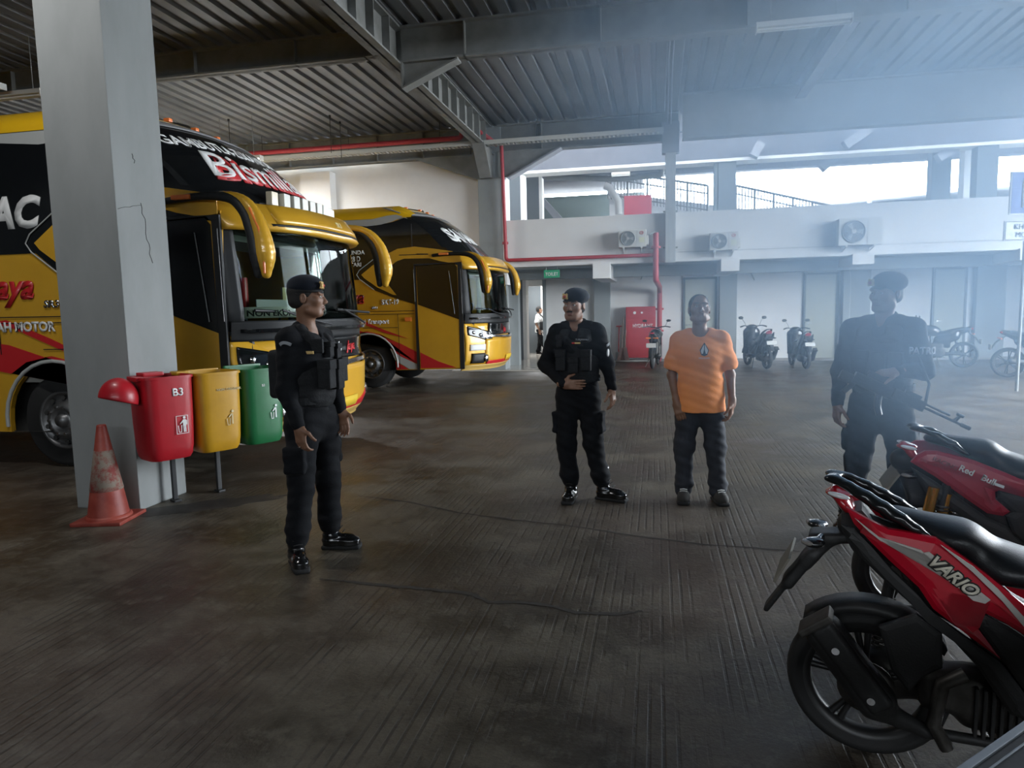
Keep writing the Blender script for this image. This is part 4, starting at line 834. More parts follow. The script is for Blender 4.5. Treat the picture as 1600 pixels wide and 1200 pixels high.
# officer at the left, seen from his right side
rx, ry = -2.14, 3.93
w = lambda x, y, z: (x - rx, y - ry, z)
rz1 = math.radians(92)
T1, J1, H1 = person('person', 'officer in black uniform and beret standing at the left, looking to the right', (rx, ry), rz1, dict(
    pelvis=w(-2.12, 3.93, .93), chest=w(-2.10, 3.93, 1.27), neck=w(-2.11, 3.92, 1.46), shR=w(-2.155, 3.77, 1.405), shL=w(-2.10, 4.09, 1.405), elR=w(-2.165, 3.735, 1.10), wrR=w(-2.075, 3.70, .885), elL=w(-2.06, 4.15, 1.12), wrL=w(-1.99, 4.08, .93),
    hipR=w(-2.14, 3.85, .90), hipL=w(-2.09, 4.02, .90), knR=w(-2.155, 3.83, .50), knL=w(-2.09, 4.06, .50), anR=w(-2.195, 3.80, .09), anL=w(-2.12, 4.115, .09), toeR=w(-2.08, 3.66, 0), toeL=w(-1.93, 4.15, 0),
    _handR=dict(d=(.12, -.03, -1), n=(.3, .9, 0), t=(1, -.2, 0), curl=(.5, .55, .6, .65)), _handL=dict(d=(.2, 0, -1), n=(0, -1, 0), t=(1, 0, 0))),
    dict(c=w(-2.085, 3.90, 1.652), yaw=math.radians(108)), M_SKIN, uniform(bulk=1.04, backpack=True, pouches=((-.11, -.03, .045, .085, .04), (.0, -.04, .045, .09, .045), (.10, -.02, .045, .075, .03), (.06, .10, .03, .045, .02), (-.05, .115, .03, .045, .022)), strips=()))
# sleeve tab and name strip face the camera on his right side
def on_side(T, pts_fn, m, nm, txt, size, lab=None, **k): return letters(txt, pts_fn, m, T, name=nm, size=size, label=lab, **k)
def patch_box(T, c, h, m, nm, rot=None, lab=None):
    mb = MB(); mb.bbox(tuple(np.array(c) - np.array(h)), tuple(np.array(c) + np.array(h)), .003, rot); return mb.build(nm, m, T, lab)
def arc_patch(T, c, ax, up, nrm, r, th, a0, a1, m, nm):   # curved shoulder tab
    c, ax, up, nrm = (Vector(q) for q in (c, ax, up, nrm)); mb = MB(); v = []; n = 12
    for lay in (0, .006):
        for i in range(n + 1):
            a = a0 + (a1 - a0) * i / n
            for rr in (r, r + th): v.append(c + (ax * math.sin(a) + up * math.cos(a)) * rr + nrm * (lay - .02 * (a / max(abs(a1), .1)) ** 2 * .6))
    k = 2 * (n + 1); f = []
    for i in range(n): q = 2 * i; f += [(q, q + 1, q + 3, q + 2), (k + q, k + q + 2, k + q + 3, k + q + 1), (q, q + 2, k + q + 2, k + q), (q + 1, k + q + 1, k + q + 3, q + 3)]
    mb.add(v, f); return mb.build(nm, m, T)
M_TAB = mat('grey_tab', (.30, .32, .34), .7)
tl = lambda v, rz: (math.cos(-rz) * v[0] - math.sin(-rz) * v[1], math.sin(-rz) * v[0] + math.cos(-rz) * v[1], v[2] if len(v) > 2 else 0)
pc = tl((-2.125 - rx, 3.675 - ry, 1.325), rz1)
arc_patch(T1, pc, tl((1, -.1, 0), rz1), (0, 0, 1), tl((-.15, -1, .1), rz1), .055, .018, -.62, .62, M_TAB, 'shoulder_tab')
q = tl((-2.02 - rx, 3.765 - ry, 1.325), rz1); patch_box(T1, q, (.004, .030, .009), M_GOLDT, 'name_strip', None, 'gold name strip')
mb = MB(); p = tl((-1.985 - rx, 3.80 - ry, 1.36), rz1); mb.bbox((p[0] - .012, p[1] - .04, p[2] - .04), (p[0] + .012, p[1] + .035, p[2] + .045), .008); mb.build('radio', M_VEST, T1)
mb = MB(); d0 = J1['wrR'] + V3(.0, 0, -.118); mb.tube([tuple(J1['wrR'] + V3(.012 * math.cos(t) - .0, .012 * math.sin(t), -.118)) for t in [2 * math.pi * k / 12 for k in range(12)]], .002, n=5, closed=True); mb.build('finger_ring', M_CHR, T1)

# officer in the middle, hand on belly
rx2, ry2 = -.60, 5.5
w = lambda x, y, z: (x + .60, y - 5.5, z)
T2, J2, H2 = person('person', 'officer in black uniform facing the viewer with one hand on his belly', (rx2, ry2), math.radians(-6), dict(
    pelvis=w(-.62, 5.5, .90), chest=w(-.62, 5.5, 1.23), neck=w(-.625, 5.5, 1.425), shR=w(-.785, 5.51, 1.36), shL=w(-.465, 5.49, 1.365), elR=w(-.885, 5.53, 1.105), wrR=w(-.715, 5.345, .965), elL=w(-.385, 5.52, 1.12), wrL=w(-.345, 5.44, .915),
    hipR=w(-.70, 5.5, .87), hipL=w(-.54, 5.5, .87), knR=w(-.715, 5.48, .48), knL=w(-.50, 5.5, .48), anR=w(-.685, 5.50, .09), anL=w(-.425, 5.53, .09), toeR=w(-.70, 5.32, 0), toeL=w(-.235, 5.47, 0),
    _handR=dict(d=(1, -.02, -.05), n=(.05, 1, 0), t=(.15, 0, 1), curl=(.22, .2, .2, .25), spread=.12), _handL=dict(d=(.12, -.1, -1), n=(-.8, .3, 0), t=(-.2, -1, 0), curl=(.4, .5, .6, .7))),
    dict(c=w(-.64, 5.48, 1.575), yaw=math.radians(-14), gaze=-.002, moustache=True), M_SKIN2, uniform(bulk=1.0, pouches=((-.10, -.03, .04, .08, .028), (.10, -.03, .04, .08, .028), (0, -.07, .04, .06, .022), (-.11, .12, .025, .045, .018)), strips=((.035, .105, .022, .006, M_GOLDT), (.002, .105, .012, .006, M_RED))))
letters('TURJAWALI', lambda a, b, t: (a - .0, -.158 - t, 1.305 + b), M_TAB, T2, size=.02, depth=.002)
a = J2['shL'] * .55 + J2['elL'] * .45
arc_patch(T2, (a[0] + .062, a[1] - .02, a[2] - .05), (.0, -1, 0), (0, 0, 1), (1, -.25, 0), .055, .022, -.7, .7, M_TAB, 'shoulder_tab')
sdf_obj('sleeve_badge', [ell((a[0] + .056, a[1] - .018, a[2] - .055), (.012, .03, .036), .004)], .004, M_WDEC, T2)

# man in the orange shirt
w = lambda x, y, z: (x - .34, y - 5.6, z)
T3, J3, H3 = person('person', 'man in an orange t-shirt and dark jeans facing the viewer, chin raised', (.34, 5.6), math.radians(2), dict(
    pelvis=w(.335, 5.6, .84), chest=w(.335, 5.6, 1.16), neck=w(.33, 5.6, 1.355), shR=w(.175, 5.61, 1.285), shL=w(.492, 5.61, 1.285), elR=w(.118, 5.62, 1.01), wrR=w(.155, 5.52, .80), elL=w(.565, 5.62, 1.01), wrL=w(.572, 5.53, .80),
    hipR=w(.255, 5.6, .80), hipL=w(.415, 5.6, .80), knR=w(.215, 5.58, .45), knL=w(.455, 5.58, .45), anR=w(.215, 5.60, .085), anL=w(.478, 5.60, .085), toeR=w(.205, 5.43, 0), toeL=w(.515, 5.44, 0),
    _handR=dict(d=(.28, -.2, -1), n=(.2, 1, 0), t=(1, -.1, 0), curl=(.3, .35, .4, .45)), _handL=dict(d=(-.1, -.05, -1), n=(-1, .3, 0), t=(-.2, -1, 0), curl=(.5, .6, .7, .8))),
    dict(c=w(.325, 5.575, 1.525), yaw=math.radians(4), pitch=math.radians(-14)), M_SKIN, dict(kind='casual', top=M_ORANGE, legs=M_JEANS, shoe=mat('dark_canvas', (.035, .033, .03), .8), bulk=1.04))
def front_y(x, z): return -.148 + .35 * x * x * 2 - .0
yF = -.153
M_INK = mat('navy_print', (.05, .075, .10), .7)
def flat(poly, T, m, nm, y, z0, x0, th=.003, lab=None):
    mb = MB(); mb.prism(poly, lambda a, b, t: (x0 + a, y - t, z0 + b), 0, th); return mb.build(nm, m, T, lab)
pr = flat([(0, .058), (.034, .0), (.022, -.036), (0, -.046), (-.022, -.036), (-.034, 0)], T3, M_INK, 'shirt_print', yF + .004, 1.215, .010, .012, 'dark diamond print')
flat([(-.003, .046), (-.003, .004), (-.010, -.026), (-.020, -.028), (-.027, -.002)], T3, M_WDEC, 'print_facet', yF - .008, 1.215, .010, .002)
flat([(.003, .046), (.003, .004), (.010, -.026), (.020, -.028), (.027, -.002)], T3, M_WDEC, 'print_facet', yF - .008, 1.215, .010, .002)
letters('VOLCOM', lambda a, b, t: (-.032 + a, yF - t, 1.148 + b), M_WDEC, T3, size=.018, depth=.010, spacing=1.1)

# officer at the right, in the smoke, rifle slung
w = lambda x, y, z: (x - 1.46, y - 4.93, z)
rz4 = math.radians(-32)
T4, J4, H4 = person('person', 'officer in black uniform standing in the smoke with a slung rifle', (1.46, 4.93), rz4, dict(
    pelvis=w(1.455, 4.94, .90), chest=w(1.45, 4.93, 1.24), neck=w(1.45, 4.93, 1.44), shR=w(1.285, 5.02, 1.375), shL=w(1.60, 4.83, 1.375), elR=w(1.215, 5.0, 1.09), wrR=w(1.185, 4.93, .875), elL=w(1.625, 4.70, 1.12), wrL=w(1.44, 4.60, 1.125),
    hipR=w(1.375, 4.98, .87), hipL=w(1.53, 4.90, .87), knR=w(1.33, 4.96, .48), knL=w(1.575, 4.86, .48), anR=w(1.275, 4.98, .09), anL=w(1.60, 4.90, .09), toeR=w(1.19, 4.84, 0), toeL=w(1.58, 4.72, 0),
    _handR=dict(d=(-.05, -.05, -1), n=(1, .3, 0), t=(-.3, -1, 0), curl=(.5, .6, .7, .7)), _handL=dict(d=(-1, .02, -.1), n=(.1, .3, -1), t=(0, -1, .3), curl=(.8, .9, .9, .9))),
    dict(c=w(1.455, 4.92, 1.605), yaw=math.radians(-52)), M_SKIN, uniform(bulk=1.08, backpack=True, pouches=((-.09, -.03, .045, .08, .03), (.02, -.04, .045, .08, .03), (.12, -.03, .04, .07, .028)), strips=()))
a = J4['shL'] * .45 + J4['elL'] * .55
qd = tl((.35, -1, 0), rz4); 
def wrap4(a_, b, t):     # the word runs round the upper arm
    th = -1.15 + a_ / .078; r = .0745 + t; return tl((1.615 - 1.46 + r * math.sin(th), 4.752 - 4.93 - r * math.cos(th), 1.225 + b), rz4)
letters('PATROLI', wrap4, mat('tab_white', (.62, .62, .62), .7), T4, size=.062, bold=.001, depth=.008, sx=.85, label='pale lettering')
# rifle
def rifle():
    a = at_y(1372, 606, 4.56); b = at_y(1513, 671, 4.56); L_ = .84; d = (b - a).normalized(); a = b - d * L_
    t = thing('rifle', 'black assault rifle slung low across the right-hand officer, muzzle to the lower right', 'rifle', tuple(a))
    up = Vector((0, 0, 1)); up = (up - d * up.dot(d)).normalized(); sd = d.cross(up)
    P = lambda s, u, q=0: d * s + up * u + sd * q
    M_GUN = mat('gun_metal', (.012, .012, .013), .38, .6); M_GRIP = mat('gun_polymer', (.014, .014, .014), .6)
    R3 = Matrix((d, sd, up)).transposed()
    def bx(s0, s1, u0, u1, hw, m, nm, par=t, r=.004):
        mb = MB(); c = P((s0 + s1) / 2, (u0 + u1) / 2); h = Vector(((s1 - s0) / 2, hw, (u1 - u0) / 2)); mb.bbox(tuple(c - h), tuple(c + h), r, R3); return mb.build(nm, m, par)
    rc = bx(.12, .36, -.035, .035, .02, M_GUN, 'receiver'); bx(.04, .12, -.05, .01, .016, M_GRIP, 'stock', t, .01)
    mb = MB(); mb.cyl(P(.36, .008), P(L_, .008), .008, n=10); mb.cyl(P(.36, .03), P(L_ - .13, .03), .007, n=8); mb.build('barrel', M_GUN, t)
    bx(.36, .56, -.022, .042, .022, M_GRIP, 'handguard', t, .01)
    mb = MB(); mb.cyl(P(L_ - .05, .008), P(L_ + .005, .008), .013, n=10); mb.build('muzzle_brake', M_GUN, t)
    mb = MB(); mb.cyl(P(L_ - .085, .0), P(L_ - .075, .055), .006, n=6); mb.cyl(P(L_ - .105, .0), P(L_ - .082, .05), .006, n=6); mb.cyl(P(L_ - .10, .055), P(L_ - .06, .055), .010, n=8); mb.build('front_sight', M_GUN, t)
    bx(.18, .34, .035, .075, .016, M_GRIP, 'optic', t, .01); bx(.42, .52, .04, .062, .012, M_GRIP, 'rail_cover')
    mb = MB(); mb.tube([P(.30, -.03), P(.31, -.07), P(.33, -.11), P(.36, -.145)], [.022, .022, .021, .02], n=6); mb.build('magazine', M_GUN, t)
    mb = MB(); mb.tube([P(.14, -.03), P(.11, -.11)], .017, n=6); mb.build('grip', M_GRIP, t)
    g = at_y(1436, 560, 4.66) - a; mb = MB(); mb.tube([P(.56, .02, 0), (at_y(1452, 600, 4.60) - a), g], .009, n=6); mb.build('sling', M_VEST, t)
rifle()

# person far back in the toilet passage
p0 = at_z(843, 553, 0.03); px_, py_ = p0.x, p0.y
w = lambda x, y, z: (x, y, z + .03)
def walker():
    k = lambda x, y, z: (x, y, z)
    T, J, H = person('person', 'far person in a white shirt with a dark shoulder bag walking in the toilet passage', (px_, py_), math.radians(120), dict(
        pelvis=k(0, 0, .88), chest=k(.0, 0, 1.2), neck=k(.0, 0, 1.38), shR=k(-.02, -.16, 1.32), shL=k(.02, .16, 1.32), elR=k(-.06, -.2, 1.05), wrR=k(.05, -.2, .85), elL=k(.06, .2, 1.05), wrL=k(.12, .2, .85),
        hipR=k(0, -.08, .84), hipL=k(0, .08, .84), knR=k(.10, -.08, .47), knL=k(.02, .08, .47), anR=k(.26, -.08, .14), anL=k(-.06, .08, .09), toeR=k(.40, -.08, 0), toeL=k(.06, .08, 0),
        _handR=dict(d=(.1, 0, -1), n=(0, 1, 0), t=(1, 0, 0)), _handL=dict(d=(.1, 0, -1), n=(0, -1, 0), t=(1, 0, 0))),
        dict(c=k(.02, 0, 1.54), yaw=math.radians(120)), M_SKIN, dict(kind='casual', top=mat('white_shirt', (.62, .63, .63), .85, bump=.1), legs=M_UNI, shoe=M_BOOT, bulk=.9))
    b = thing('shoulder_bag', 'dark shoulder bag carried by the far person in the passage', 'bag', (px_ + .18, py_ - .22, 1.05))
    sdf_obj('pouch', [rbox((0, 0, -.05), (.12, .06, .15), .04, .02)], .012, M_VEST, b)
    mb = MB(); mb.tube([(.06, 0, .08), (-.02, .05, .25), (-.16, .12, .36), (-.2, .2, .34)], .02, n=6); mb.build('strap', M_VEST, b)
walker()
# ---------------------------------------------------------------- lamps
M_TUBE = mat('lamp_tube', (.9, .9, .88), .4, emit=(1.0, .97, .9), estr=6.0)
M_LAMP = mat('lamp_body', (.62, .60, .54), .5)
def batten(loc, Ln, label, rz=0.0, lit=0.0, group=None, rods=True):
    t = thing('ceiling_lamp', label, 'lamp', loc, rz, group)
    mb = MB(); mb.bbox((-Ln / 2, -.075, -.02), (Ln / 2, .075, .05), .008); mb.bbox((-Ln / 2 - .015, -.08, -.07), (-Ln / 2, .08, .05), .004); mb.bbox((Ln / 2, -.08, -.07), (Ln / 2 + .015, .08, .05), .004); mb.build('housing', M_LAMP, t)
    for y in (-.04, .04):
        mb = MB(); mb.cyl((-Ln / 2 + .01, y, -.045), (Ln / 2 - .01, y, -.045), .014, n=10)
        mb.build('tube', M_TUBE if lit else mat('lamp_tube_off', (.75, .75, .70), .35), t)
    if rods:
        for x in (-Ln * .35, Ln * .35):
            mb = MB(); mb.cyl((x, 0, .05), (x, 0, DECK_Z - loc[2]), .006, n=6); mb.build('hanger_rod', M_STEEL, t)
    if lit:
        d = bpy.data.lights.new('lamp_light', 'AREA'); d.shape = 'RECTANGLE'; d.size = Ln; d.size_y = .12; d.energy = lit; d.color = (1.0, 1.0, 1.0)
        o = bpy.data.objects.new('lamp_light', d); COL.objects.link(o); o.parent = t; o.location = (0, 0, -.075)
    return t
batten((1.95, 10.5, 5.35), 1.2, 'slim fluorescent lamp hanging under the deck at the top right', lit=0)
batten((-10.3, 9.8, 5.2), 1.25, 'fluorescent lamp over the roof of the near bus, at the left edge', lit=0)
batten((-4.9, 3.5, 5.3), 1.2, 'lit fluorescent lamp above and before the grey column', lit=70)
batten((-9.6, 15.0, 5.2), 1.2, 'unseen lamp added above the second bus roof to brighten the white wall', lit=340)  # added out of view so the wall behind the bus gets brighter
batten((-3.9, 23.0, 2.66), .9, 'lamp added on the ceiling of the toilet passage to brighten it', lit=70, rods=False)  # extra lamp, added only to lift the brightness of the passage
# ---------------------------------------------------------------- bins on their stand, cone
def pillow(nm, poly, ybase, th, m, par, bulge=.015, inset=.02, sgn=-1, lab=None, steps=2):
    """a side panel: outline in (x, z), standing at y = ybase, swelling outwards (sgn) with a closed back"""
    bm = bmesh.new(); vs = [bm.verts.new((x, ybase, z)) for x, z in poly]; f = bm.faces.new(vs); r = bmesh.ops.extrude_face_region(bm, geom=[f]); top = [v for v in r['geom'] if isinstance(v, bmesh.types.BMVert)]
    for v in top: v.co.y += sgn * th
    tf = [g for g in r['geom'] if isinstance(g, bmesh.types.BMFace)]
    for k in range(steps):
        rr = bmesh.ops.inset_region(bm, faces=tf, thickness=inset / steps * (1 + k), use_even_offset=True)
        for v in {v for q in tf for v in q.verts}: v.co.y += sgn * bulge / steps * (1.0 - .4 * k)
    bmesh.ops.triangulate(bm, faces=[q for q in bm.faces if len(q.verts) > 4]); bmesh.ops.recalc_face_normals(bm, faces=bm.faces)
    me = bpy.data.meshes.new(nm); bm.to_mesh(me); bm.free(); me.materials.append(m); o = bpy.data.objects.new(nm, me); COL.objects.link(o); o.parent = par
    try:
        me.polygons.foreach_set('use_smooth', [False] * len(me.polygons))
    except Exception: pass
    if lab: o['label'] = lab
    return o
BU = math.atan2(.89, .46)                       # the stand runs this way; the bins face the viewer's right
def bin_(label, col, s, lid, txt, size, name_m):
    c = Vector((-3.93 + .46 * s, 4.98 + .89 * s, 0)) + Vector((.89, -.46, 0)) * .155
    t = thing('waste_bin', label, 'bin', (c.x, c.y, .435), BU, 'plastic bins on the stand')
    m = mat('bin_' + name_m, col, .42, col2=tuple(q * .82 for q in col), scale=5, coat=.15, bump=.05, bscale=25)
    W_, D_, Hh = .195, .185, .66
    sec = []
    for k in range(32):      # rounded rectangle
        a = 2 * math.pi * k / 32; cx = abs(math.cos(a)) ** .42 * math.copysign(1, math.cos(a)); cy = abs(math.sin(a)) ** .42 * math.copysign(1, math.sin(a)); sec.append((cx, cy))
    lev = [(.0, .80, .80), (.03, .88, .88), (.10, .93, .93), (.30, .97, .97), (Hh - .02, 1.0, 1.0), (Hh - .02, 1.05, 1.05), (Hh, 1.05, 1.05), (Hh, .97, .97), (.25, .92, .92), (.06, .80, .80)]
    v = []
    for z, a, b in lev: v += [(x * W_ * a, y * D_ * b, z) for x, y in sec]
    f = [(i * 32 + j, i * 32 + (j + 1) % 32, (i + 1) * 32 + (j + 1) % 32, (i + 1) * 32 + j) for i in range(len(lev) - 1) for j in range(32)] + [tuple(range(31, -1, -1)), tuple(range(32 * 9, 32 * 10))]
    mb = MB(); mb.add(v, f, False); b = mb.build('bucket', m, t)
    me = b.data; me.polygons.foreach_set('use_smooth', [True] * len(me.polygons)); 
    try: me.set_sharp_from_angle(angle=math.radians(40))
    except Exception: pass
    yF = -D_ * .985
    M_W = M_WDEC if name_m != 'yellow' else mat('worn_white', (.62, .52, .30), .6)
    letters(txt, lambda a, bb, q: (-.035 + a + (.035 if name_m == 'red' else -.01), yF - .003 - q, Hh - .155 + bb), M_W, t, size=size, bold=.002 if name_m == 'red' else .0)
    pic = MB(); x0, z0 = .015, .20; F = lambda a, bb, q: (x0 + a, yF - .003 - q, z0 + bb); w_, h_ = .095, .145
    def r(a, b2, c_, d): pic.prism([(a, b2), (c_, b2), (c_, d), (a, d)], F, 0, .003)
    if name_m == 'red':
        r(0, 0, w_, .004); r(0, h_ - .004, w_, h_); r(0, 0, .004, h_); r(w_ - .004, 0, w_, h_)
        r(.055, .012, .064, .065); r(.067, .012, .076, .065); r(.053, .062, .078, .112); r(.078, .07, .085, .105)
    pic.prism([(.066 + .011 * math.cos(q), .127 + .011 * math.sin(q)) for q in [2 * math.pi * k / 12 for k in range(12)]], F, 0, .003)
    pic.prism([(.054, .110), (.030, .082), (.034, .076), (.056, .096)], F, 0, .003)
    pic.prism([(.012, .068), (.018, .068), (.022, .014), (.018, .014)], F, 0, .003); pic.prism([(.040, .068), (.046, .068), (.040, .014), (.036, .014)], F, 0, .003); r(.018, .012, .040, .017)
    if name_m != 'red': r(.058, .02, .068, .108)
    pic.build('pictogram', M_W, t)
    if lid == 'hang':    # swung open, hanging off the left side
        L = [ell((-W_ - .13, -.02, Hh - .15), (.135, .15, .16), .01), rbox((-W_ - .16, -.02, Hh - .30), (.24, .2, .13), .005, .01, -1, rot=_rot(0, math.radians(18), 0)), ell((-W_ - .13, -.02, Hh - .175), (.12, .135, .14), .005, -1)]
        sdf_obj('lid', L, .006, m, t, label='open lid hanging to the left'); mb = MB(); mb.bbox((-W_ - .03, -.10, Hh - .03), (-W_ + .02, .06, Hh + .005), .006); mb.build('hinge', m, t)
        mb = MB(); mb.bbox((-.14, -.03, Hh + .0), (.02, .10, Hh + .03), .01); mb.build('hinge_bracket', m, t)
    elif lid == 'flap':
        mb = MB(); mb.bbox((-W_ - .05, .06, Hh - .02), (-W_ + .06, D_, Hh + .012), .01); mb.build('lid_hinge', m, t)
        mb = MB(); mb.bbox((-W_ * .9, D_ * .98, Hh - .28), (W_ * .9, D_ + .03, Hh + .01), .012); mb.build('lid', m, t)
    else:
        mb = MB(); mb.bbox((-W_ * .9, D_ * .98, Hh - .25), (W_ * .9, D_ + .03, Hh + .02), .012); mb.build('lid', m, t)
    return t
bin_('red plastic bin marked B3 with its lid hanging open, nearest on the stand', (.40, .008, .016), -.15, 'hang', 'B3', .085, 'red')
bin_('worn yellow plastic bin in the middle of the stand', (.50, .26, .01), .255, 'flap', 'NON ORGANIK', .030, 'yellow')
bin_('scuffed green plastic bin, farthest on the stand', (.008, .115, .034), .66, 'up', 'B3', .03, 'green')
t = thing('bin_stand', 'dark metal stand with two legs under the three bins', 'stand', (-3.93, 4.98, 0), BU)
for x in (0.0, .39):
    mb = MB(); mb.bbox((x - .018, .055, .02), (x + .018, .088, .46), .004); mb.bbox((x - .018, .055, .45), (x + .018, .088, 1.0), .004); mb.build('post', M_BLKM, t)
    mb = MB(); mb.bbox((x - .03, .02, 0), (x + .03, .11, .02), .005); mb.build('foot', M_BLKM, t)
mb = MB(); mb.bbox((-.08, .088, .60), (.85, .105, .64), .004); mb.bbox((-.08, .088, .92), (.85, .105, .95), .004); mb.build('crossbar', M_BLKM, t)
# oil stain under the stand is a flat patch with its own shape
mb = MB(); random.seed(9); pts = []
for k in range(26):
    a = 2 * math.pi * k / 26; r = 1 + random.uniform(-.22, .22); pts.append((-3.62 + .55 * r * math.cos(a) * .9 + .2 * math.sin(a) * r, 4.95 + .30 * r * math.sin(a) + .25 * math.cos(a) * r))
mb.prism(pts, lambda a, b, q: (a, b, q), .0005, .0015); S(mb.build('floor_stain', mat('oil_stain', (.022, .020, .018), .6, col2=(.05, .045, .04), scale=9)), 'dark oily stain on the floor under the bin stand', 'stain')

t = thing('traffic_cone', 'worn red traffic cone with a scraped grey band, standing before the grey column', 'cone', (-4.165, 4.475, 0), math.radians(12))
M_CONE = mat('cone_red', (.20, .025, .016), .5, col2=(.30, .06, .04), scale=9, bump=.05)
mb = MB(); mb.bbox((-.19, -.19, 0), (.19, .19, .028), .008); mb.lathe([(.165, .028), (.16, .045), (.145, .05)], n=36); mb.build('base', M_CONE, t)
mb = MB(); mb.lathe([(.145, .045), (.137, .10), (.034, .735), (.030, .745), (.024, .74), (.02, .6)], n=40); mb.build('cone_body', M_CONE, t)
def worn(): 
    m = bpy.data.materials.new('worn_band'); m.use_nodes = True; nt = m.node_tree; b = nt.nodes['Principled BSDF']; b.inputs['Roughness'].default_value = .7
    tc = nd(nt, 'ShaderNodeTexCoord'); n = nd(nt, 'ShaderNodeTexNoise', i_Scale=11.0, i_Detail=8.0, i_Roughness=.75); nt.links.new(tc.outputs['Object'], n.inputs['Vector']); r = nd(nt, 'ShaderNodeValToRGB')
    r.color_ramp.elements[0].position = .42; r.color_ramp.elements[0].color = (.20, .022, .015, 1); r.color_ramp.elements[1].position = .56; r.color_ramp.elements[1].color = (.22, .18, .14, 1)
    nt.links.new(n.outputs['Fac'], r.inputs['Fac']); nt.links.new(r.outputs[0], b.inputs['Base Color']); return m
rr = lambda z: .137 + (.034 - .137) * (z - .10) / .635
mb = MB(); mb.lathe([(rr(.24), .24), (rr(.24) + .003, .245), (rr(.55) + .003, .545), (rr(.55), .55)], n=40); mb.build('reflective_band', worn(), t)

# ---------------------------------------------------------------- things on and before the parapet wall
M_ACW = mat('ac_casing', (.62, .61, .57), .5, col2=(.55, .54, .50), scale=4); M_FAN = mat('fan_guard', (.16, .17, .17), .5)
def ac(label, x0, x1, z0, z1, logo=True):
    w, h = x1 - x0, z1 - z0; t = thing('air_conditioner', label, 'air conditioner', (x0, PY - .36, z0), 0, 'air conditioners on the parapet')
    mb = MB(); mb.bbox((0, 0, 0), (w, .28, h), .02); mb.build('casing', M_ACW, t)
    cx, cz, r = w * .34, h * .5, h * .40
    mb = MB(); mb.cyl((cx, -.012, cz), (cx, -.002, cz), r, n=36); fr = mb.build('fan_opening', M_FAN, t)
    mb = MB()
    for q in (1.0, .82, .64, .46, .28): mb.tube([(cx + r * q * math.cos(a), -.022, cz + r * q * math.sin(a)) for a in [2 * math.pi * k / 28 for k in range(28)]], .006 if q < 1 else .012, n=5, closed=True)
    for k in range(8): a = math.pi * 2 * k / 8; mb.cyl((cx, -.024, cz), (cx + r * math.cos(a), -.02, cz + r * math.sin(a)), .005, n=5)
    mb.build('fan_grille', mat('grille', (.30, .31, .31), .5), fr)
    mb = MB(); mb.cyl((cx, -.04, cz), (cx, -.02, cz), r * .2, n=16); mb.build('fan_hub', M_ACW, fr)
    for k in range(3):
        a = 2 * math.pi * k / 3; mb = MB(); P = [(cx + r * q * math.cos(a + s), -.014, cz + r * q * math.sin(a + s)) for q, s in ((.15, -.2), (.85, -.35), (.9, .25), (.15, .3))]; P += [(x, y + .004, z) for x, y, z in P]; mb.add(P, [(0, 1, 2, 3), (4, 7, 6, 5), (0, 4, 5, 1), (1, 5, 6, 2), (2, 6, 7, 3), (3, 7, 4, 0)]); mb.build('fan_blade', M_ACW, fr)
    mb = MB(); mb.box((w * .66, -.006, .02), (w * .665, 0, h - .02)); mb.build('panel_seam', M_FAN, t)
    if logo:
        mb = MB(); mb.tube([(w * .83 + .045 * math.cos(a), -.006, h * .80 + .030 * math.sin(a)) for a in [.4 + 5.2 * k / 14 for k in range(15)]], .008, n=5); mb.tube([(w * .83, -.006, h * .80), (w * .83 + .045, -.006, h * .80)], .008, n=5); mb.build('logo', M_RED, t)
        mb = MB(); mb.box((w * .74, -.006, h * .25), (w * .93, 0, h * .55)); mb.build('rating_label', mat('label_paper', (.62, .62, .45), .7), t)
    mb = MB(); mb.bbox((w, .06, h * .12), (w + .05, .24, h * .65), .015); mb.build('valve_cover', M_ACW, t)
    for x in (w * .18, w * .82):
        mb = MB(); mb.bbox((x - .02, -.02, -.035), (x + .02, .36, 0), .004); mb.tube([(x, -.0, -.03), (x, .34, -.11)], .014, n=5); mb.bbox((x - .02, .33, -.13), (x + .02, .36, 0), .004); mb.build('bracket', M_ACW, t)
ac('cream air conditioner on the parapet, nearest the red pipes', -.90, -.24, 2.99, 3.40)
ac('middle air conditioner on the parapet, right of the tall steel post', 1.22, 1.86, 2.84, 3.25)
ac('largest air conditioner on the parapet, over the right-hand officer', 4.02, 4.94, 2.84, 3.44, False)
M_PIPE = mat('red_pipe', (.42, .045, .055), .45, col2=(.36, .035, .045), scale=5)
def pipe(nm, pts, r, label, m=M_PIPE, cat='pipe', n=12, flanges=()):
    t = thing(nm, label, cat); pts = [Vector(p) for p in pts]; q = [pts[0]]
    for a, b, c in zip(pts, pts[1:], pts[2:]):       # rounded elbows
        e = min(.09, (b - a).length * .45, (c - b).length * .45); p0 = b + (a - b).normalized() * e; p1 = b + (c - b).normalized() * e
        for k in range(6): s = k / 5; q.append((p0 * (1 - s) ** 2 + b * 2 * s * (1 - s) + p1 * s * s))
    q.append(pts[-1]); mb = MB(); mb.tube(q, r, n); mb.build('pipe_run', m, t)
    for (a, b) in flanges: mb = MB(); mb.cyl(a, b, r * 1.7, n=14); mb.build('flange', m, t)
    return t
pipe('red_pipe', [(-10.6, 16.66, 5.72), (-4.62, 16.66, 5.72), (-4.60, 16.62, 6.0), (-4.42, 16.7, 6.02), (-3.84, 17.1, 5.60)], .06, 'red pipe running along the cable tray above the white wall')
pipe('red_pipe', [(-3.76, 17.2, 5.75), (-3.72, 17.28, 2.80), (.0, 17.26, 2.80)], .045, 'red pipe dropping beside the back column and turning along the parapet foot', flanges=(((-3.73, 17.27, 3.2), (-3.73, 17.27, 3.26)),))
